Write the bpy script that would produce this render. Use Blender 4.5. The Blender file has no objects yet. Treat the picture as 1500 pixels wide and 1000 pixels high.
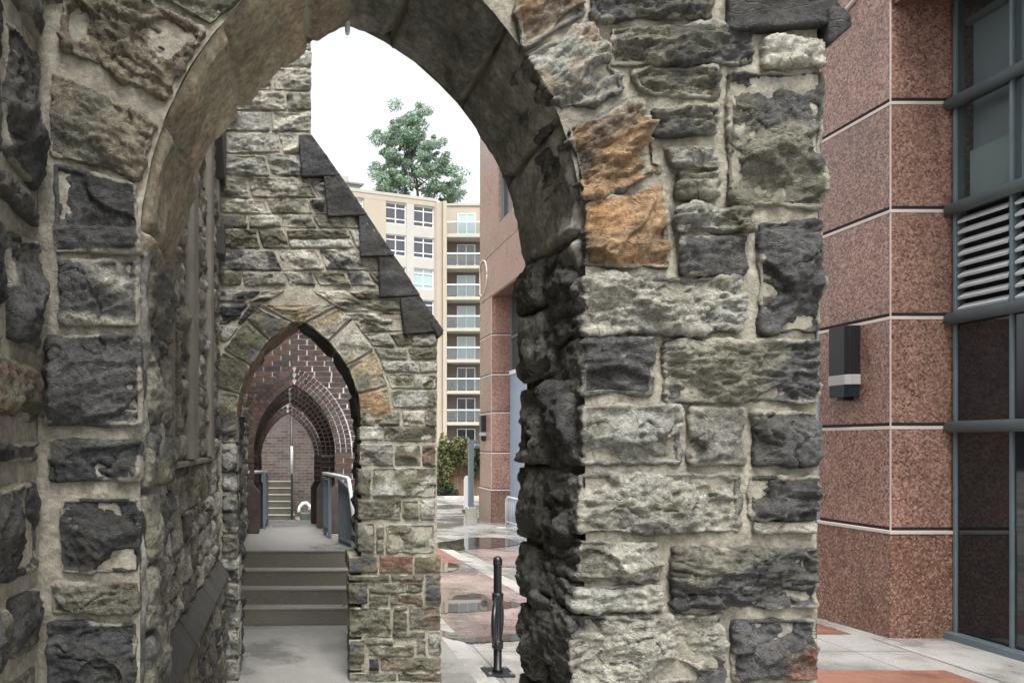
import bpy, math, random
import numpy as np

C = bpy.context.scene.collection
F = 1100.0; VX = 425.0; VY = 650.0; EYE = 1.65
def P(px, py, D):                       # point of the photograph at depth D
    return (VX*0 + (px-VX)*D/F, D, EYE + (VY-py)*D/F)
SL = 0.0276
def gz(y):                              # fall of the plaza away from the church
    return 0.0 if y < 6.4 else -SL*(min(y, 60.0)-6.4)
def G(px, py):
    t = (py-VY)/F
    D = EYE/t
    if D > 6.4:
        D = (EYE-SL*6.4)/(t-SL)
    return ((px-VX)*D/F, D)

# ------------------------------------------------------------------ noise
_r = np.random.RandomState(7)
_perm = _r.permutation(256).astype(np.int32); _perm = np.concatenate([_perm, _perm, _perm])
_g = _r.normal(size=(256, 3)); _g /= np.linalg.norm(_g, axis=1)[:, None]
def perlin(p):
    pi = np.floor(p).astype(np.int32); f = p-pi; pi &= 255
    w = f*f*f*(f*(f*6-15)+10)
    res = 0
    for dx in (0, 1):
        wx = w[:, 0] if dx else 1-w[:, 0]
        hx = _perm[pi[:, 0]+dx]
        for dy in (0, 1):
            wy = w[:, 1] if dy else 1-w[:, 1]
            hy = _perm[hx+pi[:, 1]+dy]
            for dz in (0, 1):
                wz = w[:, 2] if dz else 1-w[:, 2]
                g = _g[_perm[hy+pi[:, 2]+dz]]
                d = g[:, 0]*(f[:, 0]-dx)+g[:, 1]*(f[:, 1]-dy)+g[:, 2]*(f[:, 2]-dz)
                res = res+wx*wy*wz*d
    return res*1.5
def fbm(p, o=4, gain=.5):
    a = 1.0; s = 0
    for k in range(o):
        s = s+a*perlin(p+k*17.3); p = p*2.03; a *= gain
    return s
def sst(a, b, x):
    t = np.clip((x-a)/(b-a), 0, 1); return t*t*(3-2*t)

# ------------------------------------------------------------------ mesh building
class MB:
    def __init__(s): s.V = []; s.Q = []; s.T = []; s.K = []; s.n = 0; s.smooth = False
    def add(s, v, faces, col=None):
        v = np.asarray(v, float); s.V.append(v)
        if len(faces):
            if isinstance(faces, np.ndarray): s.Q.append(faces+s.n)
            else: s.T += [tuple(i+s.n for i in f) for f in faces]
        if col is None: col = np.ones((len(v), 4))
        s.K.append(np.asarray(col, float)); s.n += len(v)
    def box(s, a, b, col=None):
        (x0, y0, z0), (x1, y1, z1) = a, b
        v = [(x, y, z) for x in (x0, x1) for y in (y0, y1) for z in (z0, z1)]
        f = [(0, 1, 3, 2), (4, 6, 7, 5), (0, 4, 5, 1), (2, 3, 7, 6), (0, 2, 6, 4), (1, 5, 7, 3)]
        s.add(v, f, None if col is None else np.tile(np.array(list(col)+[0]), (8, 1)))
        return s
    def prism(s, poly, y0, y1, axis='y', col=None):   # polygon in the other two axes
        n = len(poly)
        ar = sum(poly[i][0]*poly[(i+1) % n][1]-poly[(i+1) % n][0]*poly[i][1] for i in range(n))
        if (ar < 0) != (axis == 'x' or axis == 'z'): pass
        def mk(p, t): return (p[0], t, p[1]) if axis == 'y' else ((t, p[0], p[1]) if axis == 'x' else (p[0], p[1], t))
        v = [mk(p, y0) for p in poly]+[mk(p, y1) for p in poly]
        fl = (ar < 0) ^ (axis == 'y')
        f = [tuple(range(n))[::-1], tuple(range(n, 2*n))]+[(i, (i+1) % n, n+(i+1) % n, n+i) for i in range(n)]
        if fl: f = [q[::-1] for q in f]
        s.add(v, f, None if col is None else np.tile(np.array(list(col)+[0]), (2*n, 1)))
        return s
    def tube(s, pts, r, n=10, cap=True):
        pts = [np.array(p, float) for p in pts]; m = len(pts)
        rr = r if isinstance(r, (list, tuple)) else [r]*m
        V = []; up = None
        for i in range(m):
            t = pts[min(i+1, m-1)]-pts[max(i-1, 0)]; t = t/np.linalg.norm(t)
            if up is None:
                up = np.array((0, 0, 1.)) if abs(t[2]) < .9 else np.array((1., 0, 0))
            u = np.cross(t, up); u /= np.linalg.norm(u); w = np.cross(u, t); up = w
            for k in range(n):
                a = 2*math.pi*k/n
                V.append(pts[i]+rr[i]*(math.cos(a)*u+math.sin(a)*w))
        Fc = [(i*n+k, i*n+(k+1) % n, (i+1)*n+(k+1) % n, (i+1)*n+k) for i in range(m-1) for k in range(n)]
        if cap: Fc += [tuple(range(n))[::-1], tuple((m-1)*n+k for k in range(n))]
        s.add(V, Fc); return s
    def lathe(s, c, prof, n=16):
        s.tube([(c[0], c[1], c[2]+h) for r, h in prof], [max(r, .0005) for r, h in prof], n); return s

def shade(me, angle=None):
    me.polygons.foreach_set('use_smooth', np.ones(len(me.polygons), bool))

def mesh_of(name, mb, mat, off=(0, 0, 0), smooth=False, attr=False):
    V = np.concatenate(mb.V)-np.array(off)
    me = bpy.data.meshes.new(name)
    Q = np.concatenate(mb.Q) if mb.Q else np.zeros((0, 4), int)
    T = mb.T
    if not T:
        used = np.zeros(len(V), bool); used[Q.ravel()] = True
        ix = np.cumsum(used)-1; V = V[used]; Q = ix[Q]
        K = np.concatenate(mb.K)[used]
        me.vertices.add(len(V)); me.vertices.foreach_set('co', V.ravel())
        me.loops.add(Q.size); me.loops.foreach_set('vertex_index', Q.ravel().astype(np.int32))
        me.polygons.add(len(Q)); me.polygons.foreach_set('loop_start', np.arange(0, Q.size, 4, dtype=np.int32))
        me.update(calc_edges=True)
    else:
        K = np.concatenate(mb.K)
        me.from_pydata(V.tolist(), [], [tuple(q) for q in Q.tolist()]+T)
        me.update()
    if attr:
        a = me.attributes.new('col', 'FLOAT_COLOR', 'POINT'); a.data.foreach_set('color', K.ravel())
    if smooth: shade(me)
    if mat: me.materials.append(mat)
    return me

ORG = {}
def thing(name, label, cat, loc=(0, 0, 0), group=None):
    o = bpy.data.objects.new(name, None); C.objects.link(o); o.location = loc
    o.empty_display_size = .1
    o['label'] = label; o['category'] = cat
    if group: o['group'] = group
    ORG[o] = loc
    return o
def part(name, mb, mat, parent=None, smooth=False, attr=False, bevel=0, label=None):
    off = ORG.get(parent, (0, 0, 0))
    o = bpy.data.objects.new(name, mesh_of(name, mb, mat, off, smooth, attr)); C.objects.link(o)
    if parent: o.parent = parent; ORG[o] = off
    if bevel:
        m = o.modifiers.new('bevel', 'BEVEL'); m.width = bevel; m.segments = 2; m.limit_method = 'ANGLE'; m.angle_limit = .6
    if label: o['label'] = label
    return o
def single(name, mb, mat, label, cat, group=None, **k):
    o = part(name, mb, mat, None, **k); o['label'] = label; o['category'] = cat
    if group: o['group'] = group
    return o
def struct(name, mb, mat, **k):
    o = part(name, mb, mat, None, **k); o['kind'] = 'structure'; return o

# ------------------------------------------------------------------ materials
def mat_new(name):
    m = bpy.data.materials.new(name); m.use_nodes = True
    nt = m.node_tree; b = nt.nodes['Principled BSDF']
    return m, nt, b
def N(nt, typ, **k):
    n = nt.nodes.new(typ)
    for a, v in k.items():
        if a.startswith('i_'): n.inputs[a[2:].replace('_', ' ')].default_value = v
        else: setattr(n, a, v)
    return n
def L(nt, a, b): nt.links.new(a, b)
def noise(nt, co, scale, detail=4, rough=.55, typ=None, dist=0):
    n = N(nt, 'ShaderNodeTexNoise'); n.inputs['Scale'].default_value = scale; n.inputs['Detail'].default_value = detail
    n.inputs['Roughness'].default_value = rough; n.inputs['Distortion'].default_value = dist
    if typ: n.noise_type = typ
    L(nt, co, n.inputs['Vector']); return n.outputs['Fac']
def ramp(nt, fac, stops):
    r = N(nt, 'ShaderNodeValToRGB'); e = r.color_ramp.elements
    while len(e) < len(stops): e.new(.5)
    for q, (p, c) in zip(e, stops):
        q.position = p; q.color = (c, c, c, 1) if not isinstance(c, tuple) else (*c, 1)
    L(nt, fac, r.inputs['Fac']); return r.outputs['Color']
def mix(nt, fac, a, b, mode='MIX'):
    n = N(nt, 'ShaderNodeMix', data_type='RGBA', blend_type=mode)
    for sock, v in ((n.inputs['Factor'], fac), (n.inputs[6], a), (n.inputs[7], b)):
        if isinstance(v, bpy.types.NodeSocket): L(nt, v, sock)
        else: sock.default_value = v if isinstance(v, (int, float)) else (*v, 1)
    return n.outputs[2]
def math_(nt, op, a, b):
    n = N(nt, 'ShaderNodeMath', operation=op)
    for sock, v in zip(n.inputs, (a, b)):
        if isinstance(v, bpy.types.NodeSocket): L(nt, v, sock)
        else: sock.default_value = v
    return n.outputs[0]
def bump(nt, b, h, strength=.5, dist=.01, prev=None):
    n = N(nt, 'ShaderNodeBump'); n.inputs['Strength'].default_value = strength; n.inputs['Distance'].default_value = dist
    L(nt, h, n.inputs['Height'])
    if prev: L(nt, prev, n.inputs['Normal'])
    if b: L(nt, n.outputs[0], b.inputs['Normal'])
    return n.outputs[0]
def geo(nt): return N(nt, 'ShaderNodeNewGeometry').outputs['Position']

def m_stone(name='rubble_stone', lime=(.42, .40, .33), fine=1.0, crack=.2, bs=1.0):
    m, nt, b = mat_new(name); co = geo(nt)
    at = N(nt, 'ShaderNodeAttribute', attribute_name='col')
    n1 = noise(nt, co, 9*fine, 6, .65); n2 = noise(nt, co, 95*fine, 5, .75); n3 = noise(nt, co, 3.1, 4, .6)
    c = mix(nt, 1.0, at.outputs['Color'], ramp(nt, n1, [(.25, .42), (.5, 1.0), (.75, 1.6)]), 'MULTIPLY')
    c = mix(nt, 1.0, c, ramp(nt, n2, [(.28, .38), (.5, 1.0), (.7, 1.6)]), 'MULTIPLY')
    c = mix(nt, math_(nt, 'MULTIPLY', ramp(nt, n3, [(.5, 0.0), (.68, 1.0)]), .35), c, (.13, .125, .07))
    # smears of lime mortar: near joints and as flecks on the face
    n4 = noise(nt, co, 34*fine, 6, .72); n5 = noise(nt, co, 5.0, 2, .5)
    fl = math_(nt, 'MULTIPLY', ramp(nt, n4, [(.62, 0.0), (.66, 1.0)]), ramp(nt, n5, [(.42, 0.0), (.6, 1.0)]))
    fe = ramp(nt, math_(nt, 'ADD', math_(nt, 'MULTIPLY', at.outputs['Alpha'], .55), math_(nt, 'MULTIPLY', n4, .7)), [(.66, 0.0), (.76, 1.0)])
    fm = math_(nt, 'MAXIMUM', math_(nt, 'MULTIPLY', fl, .65), math_(nt, 'MULTIPLY', fe, .85))
    c = mix(nt, fm, c, lime)
    L(nt, c, b.inputs['Base Color']); b.inputs['Roughness'].default_value = .85
    b.inputs['Specular IOR Level'].default_value = .35
    h = math_(nt, 'ADD', noise(nt, co, 42*fine, 9, .76), math_(nt, 'MULTIPLY', noise(nt, co, 26*fine, 6, .6, 'RIDGED_MULTIFRACTAL'), .4))
    mp = N(nt, 'ShaderNodeMapping'); mp.inputs['Scale'].default_value = (1, 1, 2.2); L(nt, co, mp.inputs['Vector'])
    wv = N(nt, 'ShaderNodeTexNoise'); wv.inputs['Scale'].default_value = 9*fine; wv.inputs['Detail'].default_value = 4; L(nt, mp.outputs[0], wv.inputs['Vector'])
    av = N(nt, 'ShaderNodeVectorMath', operation='MULTIPLY_ADD'); L(nt, wv.outputs['Color'], av.inputs[0]); av.inputs[1].default_value = (.16, .16, .16); L(nt, mp.outputs[0], av.inputs[2])
    vo = N(nt, 'ShaderNodeTexVoronoi', feature='DISTANCE_TO_EDGE'); vo.inputs['Scale'].default_value = 17*fine; L(nt, av.outputs[0], vo.inputs['Vector'])
    ck = ramp(nt, vo.outputs['Distance'], [(0.0, 0.0), (.035, 1.0)])
    h = math_(nt, 'ADD', h, math_(nt, 'MULTIPLY', ck, crack))
    bump(nt, b, h, bs, .021/fine)
    return m
def m_mortar(name, col=(.41, .385, .31)):
    m, nt, b = mat_new(name); co = geo(nt)
    n1 = noise(nt, co, 5, 6, .65); n2 = noise(nt, co, 60, 5, .7)
    c = mix(nt, ramp(nt, n1, [(.3, 0.0), (.7, 1.0)]), tuple(x*.68 for x in col), tuple(min(1, x*1.15) for x in col))
    c = mix(nt, 1.0, c, ramp(nt, n2, [(.28, .55), (.7, 1.3)]), 'MULTIPLY')
    at = N(nt, 'ShaderNodeAttribute', attribute_name='col')
    c = mix(nt, 1.0, c, at.outputs['Color'], 'MULTIPLY')
    L(nt, c, b.inputs['Base Color']); b.inputs['Roughness'].default_value = .92
    bump(nt, b, noise(nt, co, 45, 8, .75), 1.0, .014)
    return m
def m_plain(name, col, rough=.6, var=.15, scale=6, bmp=0.0, metal=0, bscale=60, spec=.5):
    m, nt, b = mat_new(name); co = geo(nt)
    n1 = noise(nt, co, scale, 5, .6)
    c = mix(nt, n1, tuple(x*(1-var*1.6) for x in col), tuple(min(1, x*(1+var*1.6)) for x in col))
    L(nt, c, b.inputs['Base Color'])
    b.inputs['Roughness'].default_value = rough; b.inputs['Metallic'].default_value = metal
    b.inputs['Specular IOR Level'].default_value = spec
    if bmp: bump(nt, b, noise(nt, co, bscale, 5, .65), bmp, .006)
    return m
def m_granite(name, base=(.30, .165, .125), polish=.28):
    m, nt, b = mat_new(name); co = geo(nt)
    v = N(nt, 'ShaderNodeTexVoronoi', feature='F1'); v.inputs['Scale'].default_value = 68; L(nt, co, v.inputs['Vector'])
    sp = N(nt, 'ShaderNodeSeparateColor'); L(nt, v.outputs['Color'], sp.inputs[0])
    c = ramp(nt, sp.outputs[0], [(0.0, tuple(x*.35 for x in base)), (.3, tuple(x*.8 for x in base)), (.62, base), (.85, (base[0]*1.35, base[1]*1.6, base[2]*1.7)), (1.0, (.36, .25, .20))])
    n0 = noise(nt, co, 30, 4, .7)
    c = mix(nt, 1.0, c, ramp(nt, n0, [(.3, .72), (.7, 1.25)]), 'MULTIPLY')
    oi = N(nt, 'ShaderNodeObjectInfo')
    c = mix(nt, 1.0, c, ramp(nt, oi.outputs['Random'], [(0, .86), (1, 1.12)]), 'MULTIPLY')
    mp = N(nt, 'ShaderNodeMapping'); mp.inputs['Scale'].default_value = (3.2, 3.2, .5); L(nt, co, mp.inputs['Vector'])
    c = mix(nt, 1.0, c, ramp(nt, noise(nt, mp.outputs[0], 2.2, 5, .65), [(.35, .84), (.65, 1.08)]), 'MULTIPLY')
    n1 = noise(nt, co, 1.3, 5, .6)
    c = mix(nt, 1.0, c, ramp(nt, n1, [(.3, .85), (.7, 1.15)]), 'MULTIPLY')
    L(nt, c, b.inputs['Base Color'])
    L(nt, ramp(nt, n1, [(.3, polish*.8), (.7, polish*1.4)]), b.inputs['Roughness'])
    return m
def m_glass(name, col, rough=.04):
    m, nt, b = mat_new(name); co = geo(nt)
    b.inputs['Base Color'].default_value = (*col, 1); b.inputs['Roughness'].default_value = rough
    b.inputs['Specular IOR Level'].default_value = .8
    bump(nt, b, noise(nt, co, .8, 2, .5), .06, .02)
    return m
def m_clear(name, col=(.25, .27, .27), k=.2):
    m, nt, b = mat_new(name); b.inputs['Base Color'].default_value = (*col, 1); b.inputs['Roughness'].default_value = .05
    tr = N(nt, 'ShaderNodeBsdfTransparent'); tr.inputs['Color'].default_value = (.85, .88, .88, 1); ms = N(nt, 'ShaderNodeMixShader'); ms.inputs[0].default_value = k
    L(nt, tr.outputs[0], ms.inputs[1]); L(nt, b.outputs[0], ms.inputs[2]); L(nt, ms.outputs[0], nt.nodes['Material Output'].inputs['Surface'])
    return m
def m_wet(name, col, scale=1.0, wet=.5, joint=None, tint=None):
    m, nt, b = mat_new(name); co = geo(nt)
    n1 = noise(nt, co, .9*scale, 5, .6); n2 = noise(nt, co, 90, 4, .6); n3 = noise(nt, co, 6, 5, .65)
    w = ramp(nt, n1, [(wet-.08, 1.0), (wet+.1, 0.0)])
    c = mix(nt, n3, tuple(x*.8 for x in col), tuple(x*1.18 for x in col))
    c = mix(nt, 1.0, c, ramp(nt, n2, [(.3, .72), (.7, 1.25)]), 'MULTIPLY')
    h = n2
    if joint:
        bw, bh, jc = joint
        br = N(nt, 'ShaderNodeTexBrick'); br.inputs['Scale'].default_value = 1.0
        br.inputs['Brick Width'].default_value = bw; br.inputs['Row Height'].default_value = bh
        br.inputs['Mortar Size'].default_value = .006 if bw < .5 else .008; br.inputs['Mortar Smooth'].default_value = .3
        br.inputs['Color1'].default_value = (1, 1, 1, 1); br.inputs['Color2'].default_value = (.72, .68, .68, 1); br.inputs['Mortar'].default_value = (jc, jc, jc, 1)
        if bw > .5: br.offset = 0.0; br.inputs['Color2'].default_value = (.92, .92, .92, 1)
        L(nt, co, br.inputs['Vector'])
        c = mix(nt, 1.0, c, br.outputs['Color'], 'MULTIPLY')
        inv = math_(nt, 'MULTIPLY', br.outputs['Fac'], -1.2)
        h = math_(nt, 'ADD', math_(nt, 'MULTIPLY', n2, .5), inv)
    dark = mix(nt, 1.0, c, (.55, .55, .55), 'MULTIPLY')
    c = mix(nt, w, c, dark)
    L(nt, c, b.inputs['Base Color'])
    L(nt, mix(nt, w, (.5, .5, .5), (.1, .1, .1)), b.inputs['Roughness'])
    bn = N(nt, 'ShaderNodeBump'); bn.inputs['Distance'].default_value = .004
    L(nt, h, bn.inputs['Height']); L(nt, math_(nt, 'SUBTRACT', .45, math_(nt, 'MULTIPLY', w, .38)), bn.inputs['Strength'])
    L(nt, bn.outputs[0], b.inputs['Normal'])
    return m
def m_leaf(name, cols):
    m, nt, b = mat_new(name)
    at = N(nt, 'ShaderNodeAttribute', attribute_name='col')
    L(nt, at.outputs['Color'], b.inputs['Base Color']); b.inputs['Roughness'].default_value = .6
    tr = N(nt, 'ShaderNodeBsdfTranslucent'); L(nt, at.outputs['Color'], tr.inputs['Color'])
    ms = N(nt, 'ShaderNodeMixShader'); ms.inputs[0].default_value = .35
    L(nt, b.outputs[0], ms.inputs[1]); L(nt, tr.outputs[0], ms.inputs[2])
    L(nt, ms.outputs[0], nt.nodes['Material Output'].inputs['Surface'])
    return m
def m_attr(name, rough=.8, bscale=70, bs=.6, fine=1.0):    # per-vertex brick colours
    m, nt, b = mat_new(name); co = geo(nt)
    at = N(nt, 'ShaderNodeAttribute', attribute_name='col')
    n1 = noise(nt, co, 14*fine, 5, .65)
    c = mix(nt, 1.0, at.outputs['Color'], ramp(nt, n1, [(.25, .6), (.75, 1.4)]), 'MULTIPLY')
    n3 = noise(nt, co, 2.3, 4, .6)
    c = mix(nt, math_(nt, 'MULTIPLY', ramp(nt, n3, [(.5, 0.0), (.75, 1.0)]), .4), c, (.16, .15, .12))
    L(nt, c, b.inputs['Base Color']); b.inputs['Roughness'].default_value = rough
    bump(nt, b, noise(nt, co, bscale, 6, .65), bs, .006)
    return m

M = dict(
    stone=m_stone(), stone_far=m_stone('coursed_stone', fine=.8), mortar=m_mortar('lime_mortar'),
    slate=m_plain('dark_coping_stone', (.062, .06, .057), .8, .35, 12, .9, 0, 45), soff=m_stone('parged_soffit', fine=.7, crack=.0, bs=.55),
    shaft=m_plain('dressed_stone', (.165, .16, .132), .8, .35, 8, .5),
    brick=m_attr('old_brick'), bmort=m_mortar('brick_mortar', (.82, .81, .79)),
    conc=m_wet('path_concrete', (.27, .27, .25), 1.6, .40), step=m_wet('step_concrete', (.165, .155, .122), 2.2, .3),
    plaza=m_wet('plaza_concrete', (.42, .41, .38), .8, .52, (1.5, 1.5, .5)),
    paver=m_wet('red_pavers', (.40, .315, .28), 1.0, .47, (.22, .11, .4)), redslab=m_wet('red_paving', (.33, .165, .115), 2, .42, (.2, .1, .7)),
    band=m_wet('pale_kerb', (.45, .44, .41), 1.5, .42),
    granite=m_granite('red_granite'), granite_d=m_granite('red_granite_base', (.20, .103, .074)),
    strip=m_plain('pale_stone_strip', (.58, .50, .46), .6, .1), joint=m_plain('dark_joint', (.02, .018, .018), .9, .1),
    glass=m_glass('tinted_glass', (.012, .016, .02)), glass_u=m_clear('upper_glass', (.06, .085, .09), .22), room=m_plain('room_wall', (.70, .80, .77), .8, .1, 1.5), dglass=m_glass('dark_upper_glass', (.03, .04, .045), .05),
    steel=m_plain('grey_blue_metal', (.13, .168, .185), .4, .15, 5, 0, 0), louv=m_plain('louvre_blade', (.55, .58, .60), .45, .1),
    panel=m_plain('blue_grey_panel', (.27, .34, .42), .5, .07, 3), black=m_plain('black_paint', (.012, .012, .014), .35, .3, 20),
    grey=m_plain('lamp_band', (.34, .33, .32), .4, .1), lampg=m_glass('lamp_glass', (.01, .018, .022), .15),
    tan=m_plain('tan_cladding', (.335, .292, .232), .8, .07, 1.2), pale=m_plain('pale_cladding', (.36, .35, .325), .8, .09, 1.2),
    cream=m_plain('cream_slab', (.35, .33, .285), .8, .08, 1), brown=m_plain('brown_wall', (.17, .135, .12), .85, .12, 1.5),
    white=m_plain('white_frame', (.72, .73, .73), .5, .06), wglass=m_glass('window_glass', (.03, .035, .042), .05), curt=m_glass('curtained_glass', (.28, .38, .39), .15),
    bglass=m_clear('balustrade_glass'), bark=m_plain('bark', (.10, .075, .055), .9, .3, 9, .5),
    leaf=m_leaf('leaves', None), wood=m_plain('brown_fence', (.15, .085, .05), .8, .35, 4), wpaint=m_plain('white_paint', (.75, .77, .78), .35, .05),
    rail=m_plain('rail_panel', (.15, .19, .22), .45, .12, 4), moss=m_plain('mossy_step', (.055, .052, .040), .9, .3, 6, .4), tread=m_plain('pale_nosing', (.22, .21, .175), .85, .15, 6),
    green=m_plain('green_pot', (.06, .10, .07), .5, .2), puddle=m_glass('puddle_water', (.07, .06, .055), .015),
)

# ------------------------------------------------------------------ stone palette (albedo)
PAL = dict(dk=(.056, .057, .060), ch=(.088, .088, .087), gg=(.175, .172, .135), ol=(.125, .122, .085), mg=(.22, .215, .19), cp=(.042, .04, .039),
           pl=(.40, .39, .33), pg=(.31, .31, .275), bf=(.30, .25, .165), oc=(.30, .20, .115), og=(.36, .21, .105), rb=(.19, .10, .075), bk=(.028, .028, .027), br=(.17, .135, .10), db=(.10, .083, .065), lb=(.27, .215, .155), sg=(.32, .31, .275), dg=(.20, .195, .18), tn=(.24, .215, .155))
for _k in PAL: PAL[_k] = tuple(c*1.12 for c in PAL[_k])
RNG = random.Random(11)

def stone_block(mb, quad, y0, y1, step, frame, cA, cB=None, amp=1.0, strata=.5, rad=.006, split=0.0, oc=4, lime=1.0, flat=False, sc_=None):
    TL, TR, BR, BL = [np.array(q, float) for q in quad]
    W = (np.linalg.norm(TR-TL)+np.linalg.norm(BR-BL))/2; H = (np.linalg.norm(TL-BL)+np.linalg.norm(TR-BR))/2
    if W < .02 or H < .015: return
    rad = min(rad, W*.3, H*.3)
    nu = max(4, int(math.ceil(W/step))); nv = max(3, int(math.ceil(H/step)))
    dep = y1-y0; ds = [0.0]
    while ds[-1] < dep-1e-6:
        ds.append(min(dep, ds[-1]+(step if ds[-1] < .04 or flat is None else step*3)))
    nd = len(ds)-1; ds = np.array(ds)
    iu = np.arange(-nd, nu+nd+1); iv = np.arange(-nd, nv+nd+1)
    U = np.clip(iu/nu, 0, 1); Vv = np.clip(iv/nv, 0, 1)
    du = ds[np.maximum(0, np.maximum(-iu, iu-nu))]; dv = ds[np.maximum(0, np.maximum(-iv, iv-nv))]
    u, v = np.meshgrid(U, Vv, indexing='ij'); d = np.maximum(*np.meshgrid(du, dv, indexing='ij'))
    a = (u-.5)*W; b = (v-.5)*H; p = np.stack([a, b, -d], -1).reshape(-1, 3)
    q = np.stack([np.clip(p[:, 0], -W/2+rad, W/2-rad), np.clip(p[:, 1], -H/2+rad, H/2-rad), np.minimum(p[:, 2], -rad)], -1)
    n = p-q; n /= np.maximum(np.linalg.norm(n, axis=1), 1e-9)[:, None]
    p = q+rad*n
    uu = p[:, 0]/W+.5; vv = p[:, 1]/H+.5
    xz = ((TL*(1-uu)[:, None]+TR*uu[:, None])*vv[:, None]+(BL*(1-uu)[:, None]+BR*uu[:, None])*(1-vv)[:, None])
    ax = (TR-TL)+(BR-BL); ax /= np.linalg.norm(ax); ay = (TL-BL)+(TR-BR); ay /= np.linalg.norm(ay)
    off = np.array([RNG.uniform(0, 90) for _ in range(3)])
    wp = np.stack([p[:, 0], p[:, 1], p[:, 2]], -1)
    fr = np.clip(n[:, 2], 0, 1)
    # chiselled facets; each stone is split, pitted or ledged in its own measure
    kf, kn, kl = RNG.choice([.8, 1.1, 1.5]), RNG.choice([.7, 1, 1.25]), RNG.choice([.2, .5, .8, 1.15])
    h = np.full(len(p), .034)
    for _ in range(9):
        h = np.minimum(h, RNG.uniform(.002, .03)+p[:, 0]*RNG.uniform(-.26, .26)+p[:, 1]*RNG.uniform(-.34, .34))
    sc = min(1.0, min(W, H)/.12)
    edge = np.minimum(np.minimum(uu, 1-uu)*W, np.minimum(vv, 1-vv)*H)
    pil = sst(-.004, .016*sc, edge+.006*perlin(wp*22+off))
    st = np.array([1.0, 1+1.6*strata, 1.0])
    nz = fbm(wp*st*9+off, oc+1, .66)
    rd = 1-np.abs(perlin(wp*st*13+off+5))*2.2
    r2 = 1-np.abs(fbm(wp*st*30+off+3, 2))*2.0
    rs_ = .35 if sc_ is None else 1.1
    disp = fr*pil*(np.clip(h*kf, -.016, .036)*sc+.003)*amp+(nz*.0105*kn+rd*.0035)*amp*(rs_+(1-rs_)*np.maximum(fr, .35))+.0042*amp*r2*fr
    # broken ledges: terraces that step along a tilted bedding direction
    ang = RNG.uniform(-.25, .25) if strata > .45 else RNG.uniform(-1.4, 1.4)
    lw = (.4+.6*strata)*amp*kl
    t = (p[:, 1]*math.cos(ang)+p[:, 0]*math.sin(ang))*(24 if strata > .45 else 13)+off[0]+2.4*fbm(wp*np.array([4., 8, 4])+off+9, 2)
    s = t-np.floor(t)
    disp += lw*.0125*(s**1.3*np.clip((1-s)*10, 0, 1))*pil*fr
    # fissures and broken-off chips
    fz_ = np.abs(perlin(wp*st*np.array([6., 7, 6])+off+41)+.25*perlin(wp*25+off))
    disp -= amp*.010*np.clip(1-fz_/.03, 0, 1)*fr*sst(-.1, .15, perlin(wp*4+off+77))
    if amp > .8:
        ck = perlin(wp*np.array([5., 7, 5])*1.4+off+31)
        disp -= amp*.013*sst(.24, .27, ck)*fr
    if flat: disp = (nz*.0022)+0*disp
    x = xz[:, 0]+(n[:, 0]*ax[0]+n[:, 1]*ay[0])*disp; z = xz[:, 1]+(n[:, 0]*ax[1]+n[:, 1]*ay[1])*disp
    y = y0-p[:, 2]-n[:, 2]*disp
    X = frame(x, y, z)
    cA = np.array(PAL[cA]); cB = cA if cB is None else np.array(PAL[cB])
    k = sst(-.12, .16, fbm(wp*4.5*np.array([1, 1.3, 1])+off+50, 3)+split)[:, None]
    col = cA*(1-k)+cB*k
    col = col*(RNG.uniform(.85, 1.15))
    lm = lime*np.clip(1-edge/.016, 0, 1)*sst(.0, .3, perlin(wp*9+off+13)+.12)
    if sc_ is not None:                       # stones whose return face blends to a second colour
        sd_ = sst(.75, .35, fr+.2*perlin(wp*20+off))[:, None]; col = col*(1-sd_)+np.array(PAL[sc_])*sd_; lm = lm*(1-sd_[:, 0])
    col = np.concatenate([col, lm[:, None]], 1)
    nU, nV = len(iu), len(iv)
    I = np.arange(nU*nV).reshape(nU, nV)
    f = np.stack([I[:-1, :-1], I[1:, :-1], I[1:, 1:], I[:-1, 1:]], -1)
    cu = (iu[:-1] < 0) | (iu[1:] > nu); cv = (iv[:-1] < 0) | (iv[1:] > nv)
    f = f[~(cu[:, None] & cv[None, :])]
    e0 = X[f[:, 1]]-X[f[:, 0]]; e1 = X[f[:, 3]]-X[f[:, 0]]
    ctr = I[nU//2, nV//2]
    o = np.array(frame(np.array([0.]), np.array([-1.]), np.array([0.])))[0]-np.array(frame(np.array([0.]), np.array([0.]), np.array([0.])))[0]
    dn = X[I[nU//2+1, nV//2]]-X[ctr]; up = X[I[nU//2, nV//2+1]]-X[ctr]
    if np.dot(np.cross(dn, up), o) < 0: f = f[:, ::-1]
    mb.add(X, np.ascontiguousarray(f), col)

fr_front = lambda D: (lambda x, y, z: np.stack([x, y+D, z], -1))                 # local y = depth behind plane D
def fr_left(X0):                                                                  # face looking +X; local x = world y
    return lambda x, y, z: np.stack([X0-y, x, z], -1)
def fr_right(X0):                                                                 # face looking -X
    return lambda x, y, z: np.stack([X0+y, x, z], -1)

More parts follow.
